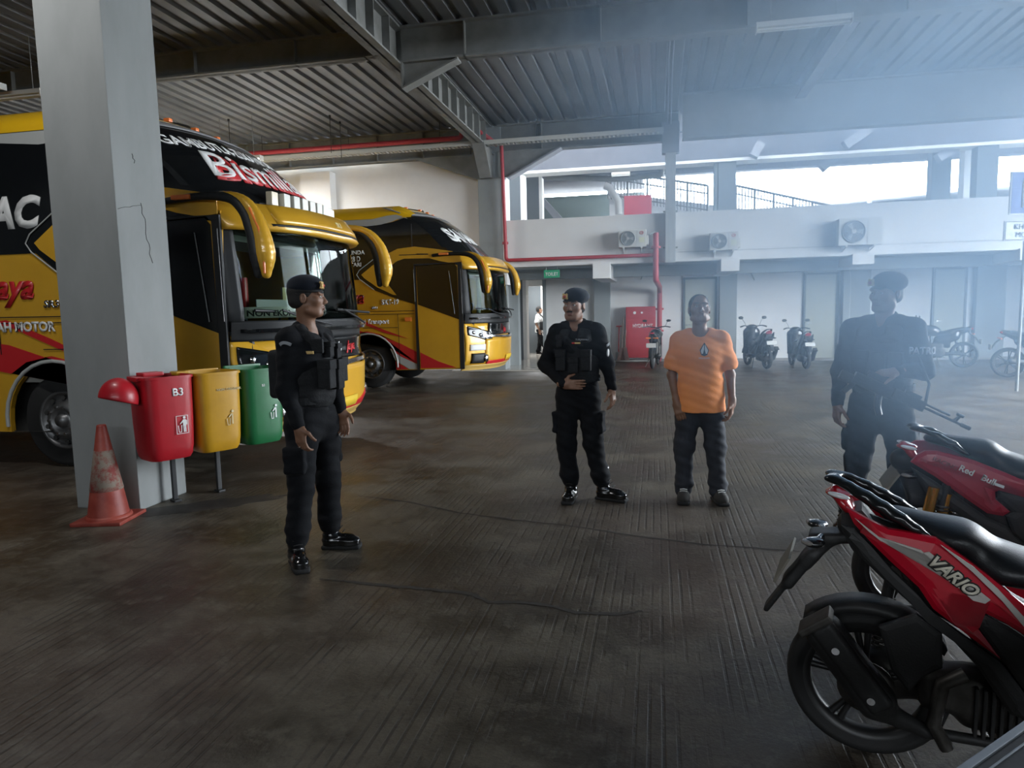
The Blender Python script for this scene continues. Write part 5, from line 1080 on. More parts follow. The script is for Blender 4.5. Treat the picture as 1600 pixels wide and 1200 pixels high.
pipe('red_riser', [(-.02, 17.22, 3.32), (-.02, 17.22, 2.2), (.08, 19.6, 2.1), (.08, 20.2, 2.0), (.08, 20.2, .0)], .07, 'thick red riser with flanges right of the hydrant box', flanges=(((-.02, 17.22, 2.95), (-.02, 17.22, 3.0)), ((.08, 20.2, 1.46), (.08, 20.2, 1.52)), ((.08, 20.2, .85), (.08, 20.2, .9))))
pipe('cooling_pipe', [(-.18, 17.12, 3.28), (-.02, 17.2, 3.34), (.0, 17.24, 3.1)], .02, 'grey hose from the left air conditioner to the red riser', m=M_GREY)
pipe('conduit', [(4.6, 20.2, 2.66), (4.6, 20.2, 2.56), (5.0, 20.2, 2.52), (8.3, 20.2, 2.56)], .025, 'thin grey conduit above the third pale door', m=M_GREY)
pipe('conduit', [(5.05, 20.2, 2.5), (5.10, 20.2, 2.2), (5.08, 20.2, .6)], .022, 'pale conduit beside the head of the right-hand officer', m=M_ACW)
pipe('drain_pipe', [(-3.5, 22.4, 5.75), (-1.2, 22.4, 5.55), (.15, 22.4, 5.6), (.15, 22.4, 7.05)], .09, 'grey drain pipe with a bend under the upper ceiling', m=M_STEEL)
for (u, v, du, dv, lab) in ((1007, 425, -6, 12, 'short hook bracket on the white wall left of the red riser'), (1172, 424, 7, 14, 'short slanted bracket on the wall above the left parked scooter')):
    a = at_y(u, v, 20.34); b = at_y(u + du, v + dv, 20.34); pipe('wall_bracket', [a + Vector((.1, 0, .02)), a, b], .018, lab, m=M_GREY, cat='bracket', n=6)
# steel post fixed to the parapet
t = thing('steel_post', 'tall weathered steel post bolted to the parapet', 'post', (.32, 17.27, 2.6))
mb = MB(); mb.bbox((-.12, -.11, 0), (.12, .11, 2.75), .01); mb.build('post_tube', mat('weathered_steel', (.34, .36, .37), .6, col2=(.46, .47, .46), scale=5, stretch=(3, 3, .5)), t)
mb = MB(); mb.bbox((-.20, -.15, 2.55), (.20, .12, 3.25), .01); mb.build('head_box', M_STEEL_L, t)
for z in (.35, 1.2): mb = MB(); mb.bbox((-.17, .0, z), (.17, .12, z + .03), .004); mb.cyl((-.15, -.02, z + .015), (-.15, .1, z + .015), .018, n=8); mb.cyl((.15, -.02, z + .015), (.15, .1, z + .015), .018, n=8); mb.build('fixing_strap', M_STEEL, t)
for dx in (-.05, .02):
    pipe('conduit', [(.30 + dx, 17.15, 5.8), (.27 + dx, 14.0, 6.12), (.27 + dx, 11.4, 6.12)], .014, 'thin conduit running under the deck to the steel post' if dx < 0 else 'second thin conduit under the deck, beside the first', m=M_STEEL_L, cat='conduit', n=6)
# cable tray
def tray(a, b, w, label):
    a = Vector(a); b = Vector(b); L_ = (b - a).length; d = (b - a).normalized(); s = Vector((-d.y, d.x, 0)); t = thing('cable_tray', label, 'cable tray', tuple(a))
    mb = MB()
    for q in (-w / 2, w / 2):
        v = [d * x + s * (q + e) + Vector((0, 0, z)) for z in (0, .10) for e in (-.008, .008) for x in (0, L_)]; mb.add(v, [(0, 2, 3, 1), (4, 5, 7, 6), (0, 1, 5, 4), (2, 6, 7, 3), (0, 4, 6, 2), (1, 3, 7, 5)])
    mb.build('side_rail', mat('tray_zinc', (.50, .50, .46), .5), t)
    n = int(L_ / .10); mb = MB()
    for k in range(n):
        v = [d * (x + k * .10) + s * y + Vector((0, 0, z)) for z in (0, .012) for y in (-w / 2, w / 2) for x in (0, .05)]; mb.add(v, [(0, 2, 3, 1), (4, 5, 7, 6), (0, 1, 5, 4), (2, 6, 7, 3), (0, 4, 6, 2), (1, 3, 7, 5)])
    mb.build('rungs', MAT['tray_zinc'], t)
    k = 1.0
    while k < L_:
        mb = MB(); p = d * k; mb.tube([p, p + Vector((0, 0, 6.15 - a.z))], .006, n=5); mb.build('hanger_rod', M_DARKT, t); k += 2.4
    return t
tray((-11.0, 16.75, 5.52), (.15, 16.75, 5.52), .22, 'perforated cable tray beneath the red pipe, ending at the steel post')
tray((-10.9, 2.0, 5.1), (-10.3, 9.6, 5.2), .3, 'pale cable tray over the near bus at the left edge')
pipe('red_pipe', [(-11.2, 2.0, 5.32), (-10.6, 9.6, 5.42)], .05, 'red pipe over the near bus at the left edge')
for (u, v, Y, lab) in ((357, 186, 9.5, 'leftmost thin rod hanging from the deck'), (515, 180, 12.5, 'thin rod hanging from the deck, left one of a close pair'), (531, 190, 12.5, 'thin rod hanging from the deck, right one of a close pair')):
    p = at_z(u, v, 6.12); mb = MB(); mb.tube([p, p - Vector((0, 0, .85))], .007, n=6); mb.cyl(p, p - Vector((0, 0, .05)), .025, n=8); tag(mb.build('hanging_rod', M_DARKT), lab, 'rod')

# hydrant cabinet, shovel, brooms
t = thing('hydrant_cabinet', 'red hydrant cabinet against the white wall', 'cabinet', (-.86, 20.0, .12))
mb = MB(); mb.bbox((0, 0, 0), (.83, .32, 1.45), .015); mb.build('cabinet_box', M_PIPE, t)
mb = MB(); mb.bbox((.05, -.012, .05), (.81, .0, 1.08), .006); mb.build('cabinet_door', M_PIPE, t)
mb = MB(); mb.bbox((.05, -.010, 1.13), (.81, .0, 1.40), .006); mb.build('upper_panel', M_PIPE, t)
mb = MB(); mb.cyl((.25, -.03, 1.28), (.25, 0, 1.28), .04, n=14); mb.cyl((.45, -.03, 1.28), (.45, 0, 1.28), .03, n=14); mb.build('indicator', M_WDEC, t)
letters('HYDRANT', lambda a, b, q: (.19 + a, -.014 - q, .86 + b), M_WDEC, t, size=.145, bold=.002, sx=.82)
t = thing('shovel', 'thin red-handled shovel leaning on the wall left of the hydrant box', 'shovel', (-1.08, 20.1, 0))
mb = MB(); mb.tube([(0, 0, .10), (.02, .1, 1.0)], .016, n=8); mb.build('shaft', M_PIPE, t); mb = MB(); mb.tube([(-.06, .1, 1.02), (.10, .1, 1.02)], .018, n=8); mb.build('handle', M_PIPE, t)
mb = MB(); mb.bbox((-.08, -.03, .06), (.08, .0, .28), .01); mb.build('blade', M_GREY, t)
for i, (x, lab) in enumerate(((-.98, 'old broom leaning beside the red shovel'), (-.89, 'old broom leaning on the hydrant box'))):
    t = thing('broom', lab, 'broom', (x, 19.95, 0.06)); mb = MB(); mb.tube([(0, 0, .3), (.06, .1, 1.25)], .013, n=6); mb.build('broom_handle', mat('broom_wood', (.20, .14, .11), .7), t)
    mb = MB(); mb.add([(-.05, -.03, .36), (.05, -.03, .36), (.05, .03, .36), (-.05, .03, .36), (-.13, -.05, 0), (.13, -.05, 0), (.13, .05, 0), (-.13, .05, 0)], [(0, 1, 2, 3), (4, 7, 6, 5), (0, 4, 5, 1), (1, 5, 6, 2), (2, 6, 7, 3), (3, 7, 4, 0)]); mb.build('bristles', mat('bristle', (.14, .09, .08), .95, bump=.5), t)
# signs
t = thing('toilet_sign', 'green TOILET sign hanging under the parapet', 'sign', (-2.80, 17.5, 2.34)); M_GRN = mat('sign_green', (.02, .30, .14), .4)
mb = MB(); mb.bbox((0, 0, 0), (.40, .04, .20), .005); mb.build('panel', M_GRN, t); letters('TOILET', lambda a, b, q: (.035 + a, -.002 - q, .055 + b), M_WDEC, t, size=.115, bold=.001, sx=.88)
mb = MB(); mb.cyl((.06, .02, .2), (.06, .02, .3), .008, n=6); mb.cyl((.34, .02, .2), (.34, .02, .3), .008, n=6); mb.build('hanger', M_GREY, t)
t = thing('exit_sign', 'small green sign over the brown door', 'sign', (-4.50, 18.27, 2.36)); mb = MB(); mb.bbox((0, 0, 0), (.24, .03, .13), .004); mb.build('panel', M_GRN, t)
mb = MB(); mb.box((.04, -.004, .04), (.12, 0, .09)); mb.box((.14, -.004, .04), (.20, 0, .06)); mb.build('marking', M_WDEC, t)
o_ = at_y(1577, 330, 13.0)
t = thing('parking_sign', 'blue parking sign on a pole at the right edge', 'sign', (o_.x, 13.0, 0), math.radians(14)); MBL = mat('sign_blue', (.02, .06, .28), .4)
z0 = at_y(1577, 336, 13.0).z; mb = MB(); mb.bbox((0, 0, z0), (.68, .03, z0 + .70), .02); mb.build('panel', M_WDEC, t); mb = MB(); mb.bbox((.025, -.006, z0 + .025), (.655, .0, z0 + .675), .02); mb.build('blue_field', MBL, t)
letters('P', lambda a, b, q: (.16 + a, -.008 - q, z0 + .13 + b), M_WDEC, t, size=.62, bold=.012)
z1 = z0 - .42; mb = MB(); mb.bbox((-.07, 0, z1), (.72, .03, z1 + .33), .03); mb.build('lower_panel', M_WDEC, t); 
mb = MB(); mb.tube([(-.05, -.004, z1 + .02), (.70, -.004, z1 + .02), (.70, -.004, z1 + .31), (-.05, -.004, z1 + .31)], .006, n=4, closed=True); mb.build('border', M_DARKT, t)
letters('KHUSUS', lambda a, b, q: (.09 + a, -.006 - q, z1 + .19 + b), M_DARKT, t, size=.12); letters('MOTOR', lambda a, b, q: (.12 + a, -.006 - q, z1 + .06 + b), M_DARKT, t, size=.12)
mb = MB(); mb.cyl((.34, .06, 0), (.34, .06, z0 + .7), .025, n=12); mb.build('pole', M_STEEL, t)
# upper floor bits
p = at_y(975, 333, 19.5); q = at_y(1018, 304, 19.5); t = thing('red_board', 'dark red board standing behind the parapet', 'board', (p.x, 19.5, 2.78)); mb = MB(); mb.bbox((0, 0, .05), (q.x - p.x, .06, q.z - 2.78), .01); mb.build('panel', mat('dull_red', (.32, .04, .06), .6), t)
mb = MB(); mb.cyl((.05, .08, 0), (.05, .08, 1.3), .02, n=6); mb.cyl((.65, .08, 0), (.65, .08, 1.3), .02, n=6); mb.build('leg', M_GREY, t)
pl = at_y(970, 272, 21.0); t = batten(tuple(pl), .5, 'small lamp under the pale upper beam', lit=0, rods=False); 
def railing(pts, Y, label, n):
    P = [at_y(u, v, Y) for u, v in pts]; t = thing('railing', label, 'railing', tuple(P[0])); o = P[0]; h = P[-1]
    def seg(a, b, r, nm): mb = MB(); mb.tube([a - o, b - o], r, n=5); return mb.build(nm, M_RAIL, t)
    a, b = P[0], P[1]; dn = Vector((0, 0, -1.05))
    for k in (0, .28, .85): seg(a + dn * k, b + dn * k, .045 if k == 0 else .028, 'rail')
    for k in range(n + 1):
        q = a.lerp(b, k / n); seg(q, q + dn, .045 if k % 6 == 0 else .022, 'baluster' if k % 6 else 'post')
M_RAIL = mat('rail_grey', (.25, .26, .27), .5)
railing([(950, 267), (1106, 290)], 27.5, 'grey balustrade sloping down behind the tall steel post', 30)
railing([(1150, 290), (1300, 322)], 27.5, 'grey balustrade sloping down right of the upper column', 30)
# far building and ramp seen through the gap
M_FAR = mat('far_white', (.80, .80, .80), .8); M_FARG = mat('far_roof', (.45, .46, .47), .7)
t = thing('far_building', 'pale building far beyond the upper floor', 'building', (16, 60, 0))
mb = MB(); mb.box((-6, 0, 0), (22, 12, 9.2)); mb.build('wall', M_FAR, t); mb = MB(); mb.add([(-7, -1, 9.0), (23, -1, 10.6), (23, 13, 10.6), (-7, 13, 9.0), (-7, -1, 9.25), (23, -1, 10.85), (23, 13, 10.85), (-7, 13, 9.25)], [(0, 1, 2, 3), (4, 7, 6, 5), (0, 4, 5, 1), (1, 5, 6, 2), (2, 6, 7, 3), (3, 7, 4, 0)]); mb.build('roof', M_FARG, t)
a = at_y(952, 300, 28.4); b = at_y(1310, 345, 28.4); mb = MB(); mb.add([a, b, b - Vector((0, 0, 3)), a - Vector((0, 0, 3)), a + Vector((0, 2, 0)), b + Vector((0, 2, 0)), b + Vector((0, 2, -3)), a + Vector((0, 2, -3))], [(0, 1, 2, 3), (4, 7, 6, 5), (0, 4, 5, 1), (1, 5, 6, 2), (2, 6, 7, 3), (3, 7, 4, 0)])
S(mb.build('ramp', M_FAR), 'white ramp wall beyond the upper floor', 'ramp')
for u0, u1, lab in ((1273, 1296, 'white far post left of the thin antenna'), (1360, 1363, 'thin far pole above the parapet')):
    a = at_y(u0, 300, 32); b = at_y(u1, 300, 32); mb = MB(); mb.box((a.x, 32, 0), (b.x, 32.4, 9)); S(mb.build('far_post', M_FAR), lab, 'post')
# sealed cracks in the floor
def floor_crack(pts, w, label):
    P = [at_z(u, v, 0) for u, v in pts]; Q = []
    for i in range(len(P) - 1):
        for k in range(6): Q.append(P[i].lerp(P[i + 1], k / 6))
    Q.append(P[-1]); random.seed(3); v = []
    for i, p in enumerate(Q):
        d = (Q[min(i + 1, len(Q) - 1)] - Q[max(i - 1, 0)]).normalized(); s = Vector((-d.y, d.x, 0)); j = Vector((random.uniform(-.006, .006), random.uniform(-.006, .006), 0)); ww = w * random.uniform(.7, 1.3) * (1 if 2 < i < len(Q) - 3 else .5)
        v += [p + j + s * ww + Vector((0, 0, .0022)), p + j - s * ww + Vector((0, 0, .0022))]
    mb = MB(); mb.add(v, [(2 * i, 2 * i + 1, 2 * i + 3, 2 * i + 2) for i in range(len(Q) - 1)]); S(mb.build('floor_crack', mat('crack_seal', (.030, .026, .022), .75)), label, 'crack')
floor_crack([(500, 905), (600, 915), (660, 920), (735, 928), (765, 942), (800, 940), (850, 945), (900, 957), (960, 960), (1005, 955)], .014, 'wavy sealed crack in the floor, nearest the viewer')
floor_crack([(560, 775), (640, 785), (720, 802), (800, 812), (900, 823), (1000, 838), (1100, 851), (1200, 858), (1250, 862)], .010, 'long sealed crack across the floor behind the nearer one')
# dark desk edge at the lower right corner
a = at_z(1500, 1200, .80); b = at_z(1600, 1130, .80); d = (b - a); d.z = 0; d.normalize(); ang = math.atan2(d.y, d.x)
t = thing('table', 'dark table corner with pale metal edging at the bottom right', 'table', (a.x, a.y, 0), ang)
mb = MB(); mb.bbox((-.30, -.62, .775), (1.0, -.012, .80), .004); mb.build('table_top', mat('dark_laminate', (.028, .032, .038), .75, col2=(.04, .045, .052), scale=30, spec=.2), t)
mb = MB(); mb.bbox((-.30, -.012, .77), (1.0, .002, .803), .002); mb.bbox((-.30, -.030, .80), (1.0, -.026, .8025), .001); mb.build('edge_trim', mat('trim_alu', (.16, .175, .195), .5, .5), t)
for x, y in ((-.22, -.1), (.9, -.1), (-.22, -.55), (.9, -.55)): mb = MB(); mb.cyl((x, y, 0), (x, y, .775), .018, n=10); mb.build('leg', M_BLKM, t)
# ---------------------------------------------------------------- motorcycles
M_SRED = mat('scooter_red', (.52, .004, .022), .28, coat=.7)
M_SRED2 = mat('dusty_red', (.34, .012, .03), .42, coat=.3)
M_SBLK = mat('scooter_black', (.010, .011, .012), .22, coat=.4)
M_SPL = mat('dark_plastic', (.018, .018, .018), .55, bump=.1, bscale=160)
M_SIL = mat('silver_stripe', (.60, .57, .53), .4, .1)
M_SEAT = mat('seat_vinyl', (.010, .011, .013), .40, bump=.12, bscale=240)
M_MET = mat('dull_engine', (.10, .095, .088), .5, .7, col2=(.05, .046, .04), scale=16)
M_PLATE = mat('plate_back', (.20, .185, .15), .7); M_PLW = mat('plate_pale', (.50, .50, .47), .6)
M_LENS = mat('red_lens', (.42, .01, .02), .2, coat=.7); M_CLR = mat('clear_lens', (.75, .76, .78), .12, coat=.6)
M_GOLDM = mat('gold_anodised', (.70, .38, .06), .22, .9)
def wheel(par, x, z, r, tw, rim_m, spokes=5, nm='wheel', thin=False):
    tr = r - .058 if not thin else r - .050
    mb = MB(); pr = [(tr, -tw * .32), (tr + .02, -tw * .45), (r - .03, -tw * .5), (r - .008, -tw * .32), (r, 0), (r - .008, tw * .32), (r - .03, tw * .5), (tr + .02, tw * .45), (tr, tw * .32)]
    mb.lathe(pr, (x, 0, z), 'Y', 48); w = mb.build(nm, M_RUB, par)
    mb = MB(); mb.lathe([(tr + .004, -tw * .34), (tr - .018, -tw * .30), (tr - .024, 0), (tr - .018, tw * .30), (tr + .004, tw * .34), (tr + .012, tw * .30), (tr + .004, 0), (tr + .012, -tw * .30), (tr + .004, -tw * .34)], (x, 0, z), 'Y', 48); mb.build('rim', rim_m, w)
    mb = MB(); mb.cyl((x, -tw * .55, z), (x, tw * .55, z), .035, n=20); mb.cyl((x, -tw * .3, z), (x, tw * .3, z), .055, n=20); mb.build('hub', M_MET, w)
    for k in range(spokes):
        a = 2 * math.pi * k / spokes + .4
        for s in ((-.10, .10) if not thin else (0,)):
            mb = MB(); p0 = Vector((x + .04 * math.cos(a), 0, z + .04 * math.sin(a))); p1 = Vector((x + (tr - .02) * math.cos(a + s), 0, z + (tr - .02) * math.sin(a + s)))
            mb.tube([p0, p0.lerp(p1, .5), p1], [.014, .010, .013] if not thin else [.004] * 3, n=6); mb.build('spoke', rim_m, w)
    return w
def scooter(label, loc, rz, P, group=None):
    T = thing('scooter', label, 'motorcycle', loc, rz, group); R_ = .255; wx = .03; red = P['col']
    w = wheel(T, wx, R_, R_, .095, mat('rim_grey', (.045, .045, .045), .4, .6), 5); 
    mb = MB(); mb.lathe([(.045, .0), (.09, .0), (.09, .008), (.045, .008)], (wx, -.058, R_), 'Y', 24); mb.build('brake_disc', M_MET, w)
    wheel(T, 1.27, R_, R_, .08, M_SPL, 5)
    # running gear
    sdf_obj('swing_unit', [rbox((.20, .075, .26), (.26, .05, .075), .05, .03), rbox((.42, 0, .27), (.14, .09, .085), .05, .04), cap((.10, .09, .26), (.10, .13, .26), .09, .07, .03), cap((.45, .0, .28), (.60, 0, .32), .06, .05, .03), rbox((.28, -.03, .30), (.10, .06, .07), .03, .03)], .009, M_MET, T)
    mb = MB()
    for k in range(7): mb.bbox((.33 + k * .022, -.115, .19), (.340 + k * .022, -.02, .35), .003)
    mb.build('cooling_fins', M_SPL, T, autosmooth=False)['kind'] = 'stuff'
    # hull
    hull = [cap((-.02, 0, .80), (.30, 0, .66), .055, .085, .06), cap((.25, 0, .62), (.48, 0, .50), .09, .095, .06), fcap((.46, 0, .42), (.95, 0, .27), .10, .085, (1, 1.3, .75), .06), cap((.98, 0, .30), (1.08, 0, .66), .075, .10, .06), cap((1.05, 0, .62), (1.00, 0, .93), .11, .085, .06)]
    sdf_obj('under_body', hull, .011, M_SPL, T)
    for s in (-1, 1):
        pillow('body_panel', P['panel'], s * .118, .020, red, T, .022, .030, s)
        pillow('lower_cover', P['lower'], s * .112, .018, M_SPL, T, .012, .02, s)
        if P.get('notch'): pillow('side_cover', P['notch'], s * .120, .016, M_SPL, T, .010, .02, s)
    # seat
    sp = P['seat']; seatp = []
    for (a, b, ra, rb) in sp: seatp.append(fcap(a, b, ra * .95, rb * .95, (1, 1.25, .50), .03))
    sdf_obj('seat', seatp, .008, M_SEAT, T)
    # grab rail
    G = []
    for s in (-1, 1): G += [fcap((P['grab'][i][0], s * P['grab'][i][1], P['grab'][i][2]), (P['grab'][i + 1][0], s * P['grab'][i + 1][1], P['grab'][i + 1][2]), P['grab'][i][3], P['grab'][i + 1][3], (1.1, 1, .55), .006) for i in range(len(P['grab']) - 1)]
    g0 = P['grab'][0]; G.append(fcap((g0[0] + .01, -g0[1], g0[2]), (g0[0] + .01, g0[1], g0[2]), g0[3] * .9, g0[3] * .9, (1.3, 1, .6), .02))
    sdf_obj('grab_rail', G, .006, M_SBLK, T)
    # tail lamp and rear guard
    t0 = P['tail']
    tl_ = sdf_obj('tail_lamp', [ell((t0[0] + .050, 0, t0[1] - .005), (.062, .075, .024), .01, rot=_rot(0, math.radians(52), 0)), ell((t0[0] + .035, 0, t0[1] + .022), (.045, .062, .014), .01)], .006, M_LENS, T)
    for s in (-1, 1): sdf_obj('tail_lamp_lens', [ell((t0[0] + .035, s * .065, t0[1] + .026), (.036, .016, .009), .006, rot=_rot(0, math.radians(12), 0))], .004, M_CLR, tl_)
    pillow('tail_cover', P['tailcover'], -.07, .14, M_SPL, T, .0, .01, 1) if P.get('tailcover') else None
    gp = P['guard']; gr = sdf_obj('rear_mudguard', [rbox(((a[0] + b[0]) / 2, 0, (a[1] + b[1]) / 2), (math.hypot(b[0] - a[0], b[1] - a[1]) / 2 + .012, wd, th), .012, .02, rot=_rot(0, -math.atan2(b[1] - a[1], b[0] - a[0]), 0)) for a, b, wd, th in gp], .007, M_SPL, T)
    pa, pb = P['plate']; mb = MB(); d = Vector((pb[0] - pa[0], 0, pb[1] - pa[1])); n_ = Vector((-d.z, 0, d.x)).normalized() * .004
    v = [Vector((pa[0], -.12, pa[1])), Vector((pa[0], .12, pa[1])), Vector((pb[0], .12, pb[1])), Vector((pb[0], -.12, pb[1]))]; v = [q - n_ for q in v] + [q + n_ for q in v]
    mb.add(v, [(0, 1, 2, 3), (4, 7, 6, 5), (0, 4, 5, 1), (1, 5, 6, 2), (2, 6, 7, 3), (3, 7, 4, 0)]); mb.build('number_plate', P.get('plate_m', M_PLATE), gr)
    for s in (-1, 1):
        ix, iz = P['ind']; sdf_obj('indicator', [ell((ix, s * .11, iz), (.036, .035, .016), .01), cap((ix + .02, s * .04, iz), (ix + .01, s * .09, iz), .013, .013, .01)], .005, M_SBLK, T); sdf_obj('indicator_lens', [ell((ix - .012, s * .117, iz + .002), (.030, .030, .010), .004)], .005, mat('indicator_smoke', (.22, .20, .18), .15, coat=.5), T)
    # hugger over the wheel
    sec = []; mb = MB(); arc = [math.radians(a) for a in range(38, 142, 8)]; v = []
    for a in arc:
        for y in (-.062, -.055, 0, .055, .062): v.append((wx + (R_ + .035 + (-.012 if abs(y) > .06 else 0)) * math.cos(a), y, R_ + (R_ + .035 + (-.03 if abs(y) > .06 else 0)) * math.sin(a)))
    mb.add(v, [(i * 5 + j, i * 5 + j + 1, i * 5 + j + 6, i * 5 + j + 5) for i in range(len(arc) - 1) for j in range(4)], True); hg = mb.build('hugger', M_SPL, T)
    m_ = hg.modifiers.new('thick', 'SOLIDIFY'); m_.thickness = .006
    # exhaust on the right
    if P.get('exhaust'):
        ex = P['exhaust']; a, b = Vector((ex[0][0], -.165, ex[0][1])), Vector((ex[1][0], -.150, ex[1][1])); L_ = (b - a).length; mid = (a + b) / 2; an = -math.atan2(b.z - a.z, b.x - a.x)
        e_ = sdf_obj('exhaust', [rbox(tuple(mid), (L_ / 2, .050, .060), .038, .01, rot=_rot(0, an, 0)), cap(tuple(b), tuple(b + Vector((.12, .04, -.06))), .035, .02, .03), cap(tuple(b + Vector((.12, .04, -.06))), (.46, -.06, .16), .018, .016, .02)], .007, M_SPL, T)
        d = (b - a).normalized(); up = Vector((-d.z, 0, d.x)); up = up if up.z > 0 else -up
        sdf_obj('heat_shield', [rbox(tuple(mid + Vector((0, -.035, 0)) + up * .012 - d * .01), (L_ / 2 * .92, .022, .040), .018, .01, rot=_rot(0, an, 0))], .006, M_SPL, e_)
        mb = MB(); mb.bbox(tuple(a - Vector((.012, .05, .058))), tuple(a + Vector((.012, .05, .058))), .006, Matrix.Rotation(an, 3, 'Y')); mb.build('exhaust_cap', M_MET, e_)
        for q, f in ((.25, .012), (.78, .004)):
            c = a.lerp(b, q) + Vector((0, -.060, 0)) + up * f; mb = MB(); mb.cyl(c, c + Vector((0, -.012, 0)), .012, n=12); mb.build('bolt', M_CHR, e_)
        pillow('exhaust_bracket', [(.06, .50), (.165, .56), (.235, .51), (.24, .40), (.19, .36), (.15, .30), (.10, .36)], -.095, .02, M_SPL, T, .006, .012, -1)
        mb = MB(); mb.tube([(.30, -.13, .40), (.24, -.14, .36), (.22, -.14, .22), (.26, -.14, .15)], .022, n=8); mb.build('foot_bracket', M_MET, T)
    # shock absorbers
    for (x0, z0, x1, z1, y, gold) in P.get('shocks', ()):
        a, b = Vector((x0, y, z0)), Vector((x1, y, z1)); d = b - a; mb = MB(); mb.cyl(a, a + d * .45, .020, n=14); mb.build('shock_body', M_SPL, T)
        pts = [a + d * (.32 + .68 * k / 96) + Vector((math.cos(k * .72), math.sin(k * .72), 0)) * .026 for k in range(97)]; mb = MB(); mb.tube(pts, .0055, n=5); mb.cyl(a + d * .4, b, .009, n=8); mb.build('shock_spring', M_CHR if gold == 2 else M_MET, T)
        if gold: g_ = a + Vector((-.055, -.02, -.01)); mb = MB(); mb.cyl(g_, g_ + d * .42, .024, n=18); mb.build('gold_reservoir', M_GOLDM, T)
    # front end
    front = [fcap((1.10, 0, .40), (1.03, 0, .86), .12, .15, (.6, 1.45, 1), .05), ell((1.10, 0, .88), (.12, .15, .10), .05), ell((1.0, 0, 1.0), (.10, .13, .06), .04)]
    sdf_obj('front_shield', front, .012, red if not P.get('dark') else M_SBLK, T)
    mb = MB(); mb.tube([(1.10, .07, .55), (1.25, .07, .27)], .022, n=8); mb.tube([(1.10, -.07, .55), (1.25, -.07, .27)], .022, n=8); mb.build('front_fork', M_MET, T)
    mb = MB(); mb.tube([(.90, -.33, 1.00), (.94, -.22, 1.03), (.99, 0, 1.0), (.94, .22, 1.03), (.90, .33, 1.00)], .013, n=8); hb = mb.build('handlebar', M_SBLK, T)
    for s in (-1, 1):
        mb = MB(); mb.cyl((.89, s * .34, 1.0), (.93, s * .235, 1.03), .018, n=10); mb.build('grip', M_RUB, hb)
        mb = MB(); mb.tube([(.96, s * .18, 1.04), (.98, s * .22, 1.14), (.98, s * .27, 1.20)], .006, n=6); mb.build('mirror_stem', M_BLKM, hb); sdf_obj('mirror', [ell((.98, s * .30, 1.23), (.018, .065, .04), .01)], .006, M_BLKM, hb)
    sdf_obj('headlight', [ell((1.19, 0, .88), (.04, .10, .055), .01)], .007, M_CLR, T)
    mb = MB(); v = []
    for a in [math.radians(q) for q in range(10, 150, 10)]:
        for y in (-.05, 0, .05): v.append((1.27 + (R_ + .025) * math.cos(a), y, R_ + (R_ + .025 - (.01 if y else 0)) * math.sin(a)))
    mb.add(v, [(i * 3 + j, i * 3 + j + 1, i * 3 + j + 4, i * 3 + j + 3) for i in range(13) for j in range(2)], True); fg = mb.build('front_mudguard', red, T); m_ = fg.modifiers.new('thick', 'SOLIDIFY'); m_.thickness = .005
    mb = MB(); mb.tube([(.50, .14, .26), (.44, .20, .02)], .012, n=6); mb.cyl((.44, .20, .0), (.44, .20, .012), .03, n=10); mb.build('side_stand', M_MET, T)
    mb = MB(); mb.bbox((.55, -.17, .30), (.90, .17, .335), .012); mb.build('floorboard', M_SPL, T)
    return T
PA = dict(col=M_SRED, panel=[(-.046, .893), (.015, .862), (.075, .836), (.132, .832), (.207, .823), (.286, .769), (.352, .719), (.434, .650), (.56, .575), (.70, .50), (.70, .44), (.56, .47), (.438, .560), (.39, .588), (.338, .609), (.285, .615), (.300, .590), (.385, .472), (.30, .530), (.206, .597), (.165, .660), (.082, .735), (.03, .785), (-.022, .842)],
    lower=[(-.06, .83), (-.02, .82), (.03, .77), (.09, .70), (.165, .63), (.21, .575), (.30, .515), (.39, .455), (.46, .36), (.46, .29), (.417, .30), (.33, .43), (.26, .505), (.18, .57), (.08, .655), (.0, .73)],
    notch=[(.300, .600), (.345, .600), (.40, .575), (.445, .548), (.56, .46), (.66, .40), (.62, .32), (.48, .34), (.40, .455), (.35, .525)],
    seat=[((.10, 0, .852), (.26, 0, .812), .050, .085), ((.26, 0, .800), (.40, 0, .735), .085, .10), ((.40, 0, .722), (.66, 0, .690), .105, .10)],
    grab=[(-.095, .040, .962, .016), (-.05, .060, .950, .022), (.0, .076, .925, .027), (.05, .088, .897, .029), (.10, .098, .868, .027), (.15, .105, .838, .020), (.19, .108, .815, .012)], tail=(-.105, .885), tailcover=[(-.06, .85), (.0, .87), (.06, .80), (.0, .70), (-.03, .74), (-.06, .80)],
    guard=[((-.03, .76), (-.15, .745), .05, .018), ((-.09, .745), (-.165, .655), .045, .018), ((-.15, .685), (-.225, .570), .05, .020), ((-.215, .590), (-.295, .462), .042, .010)], plate=((-.215, .690), (-.262, .600)), ind=(-.14, .755),
    exhaust=((-.125, .505), (.085, .235)), shocks=((.10, .60, .06, .33, .10, 0),))
s1 = scooter('red scooter with the word VARIO on its flank, nearest the viewer at the lower right', (.68, 2.47, 0), math.radians(-15), PA)
yV = -.1645
def vpos(a, b, t):   # along the crease of the flank
    d = Vector((.160, -.122)).normalized(); return (.182 + d.x * a - d.y * b * -1 * -1 if False else .182 + d.x * a + .61 * b, yV - t, .762 + d.y * a + .79 * b)
mb = MB(); mb.prism([(.168, .780), (.186, .786), (.262, .730), (.348, .662), (.335, .648), (.305, .652), (.235, .712), (.172, .762)], lambda a, b, t: (a, yV - t + .004, b), 0, .005); mb.build('badge_backing', M_SIL, s1)
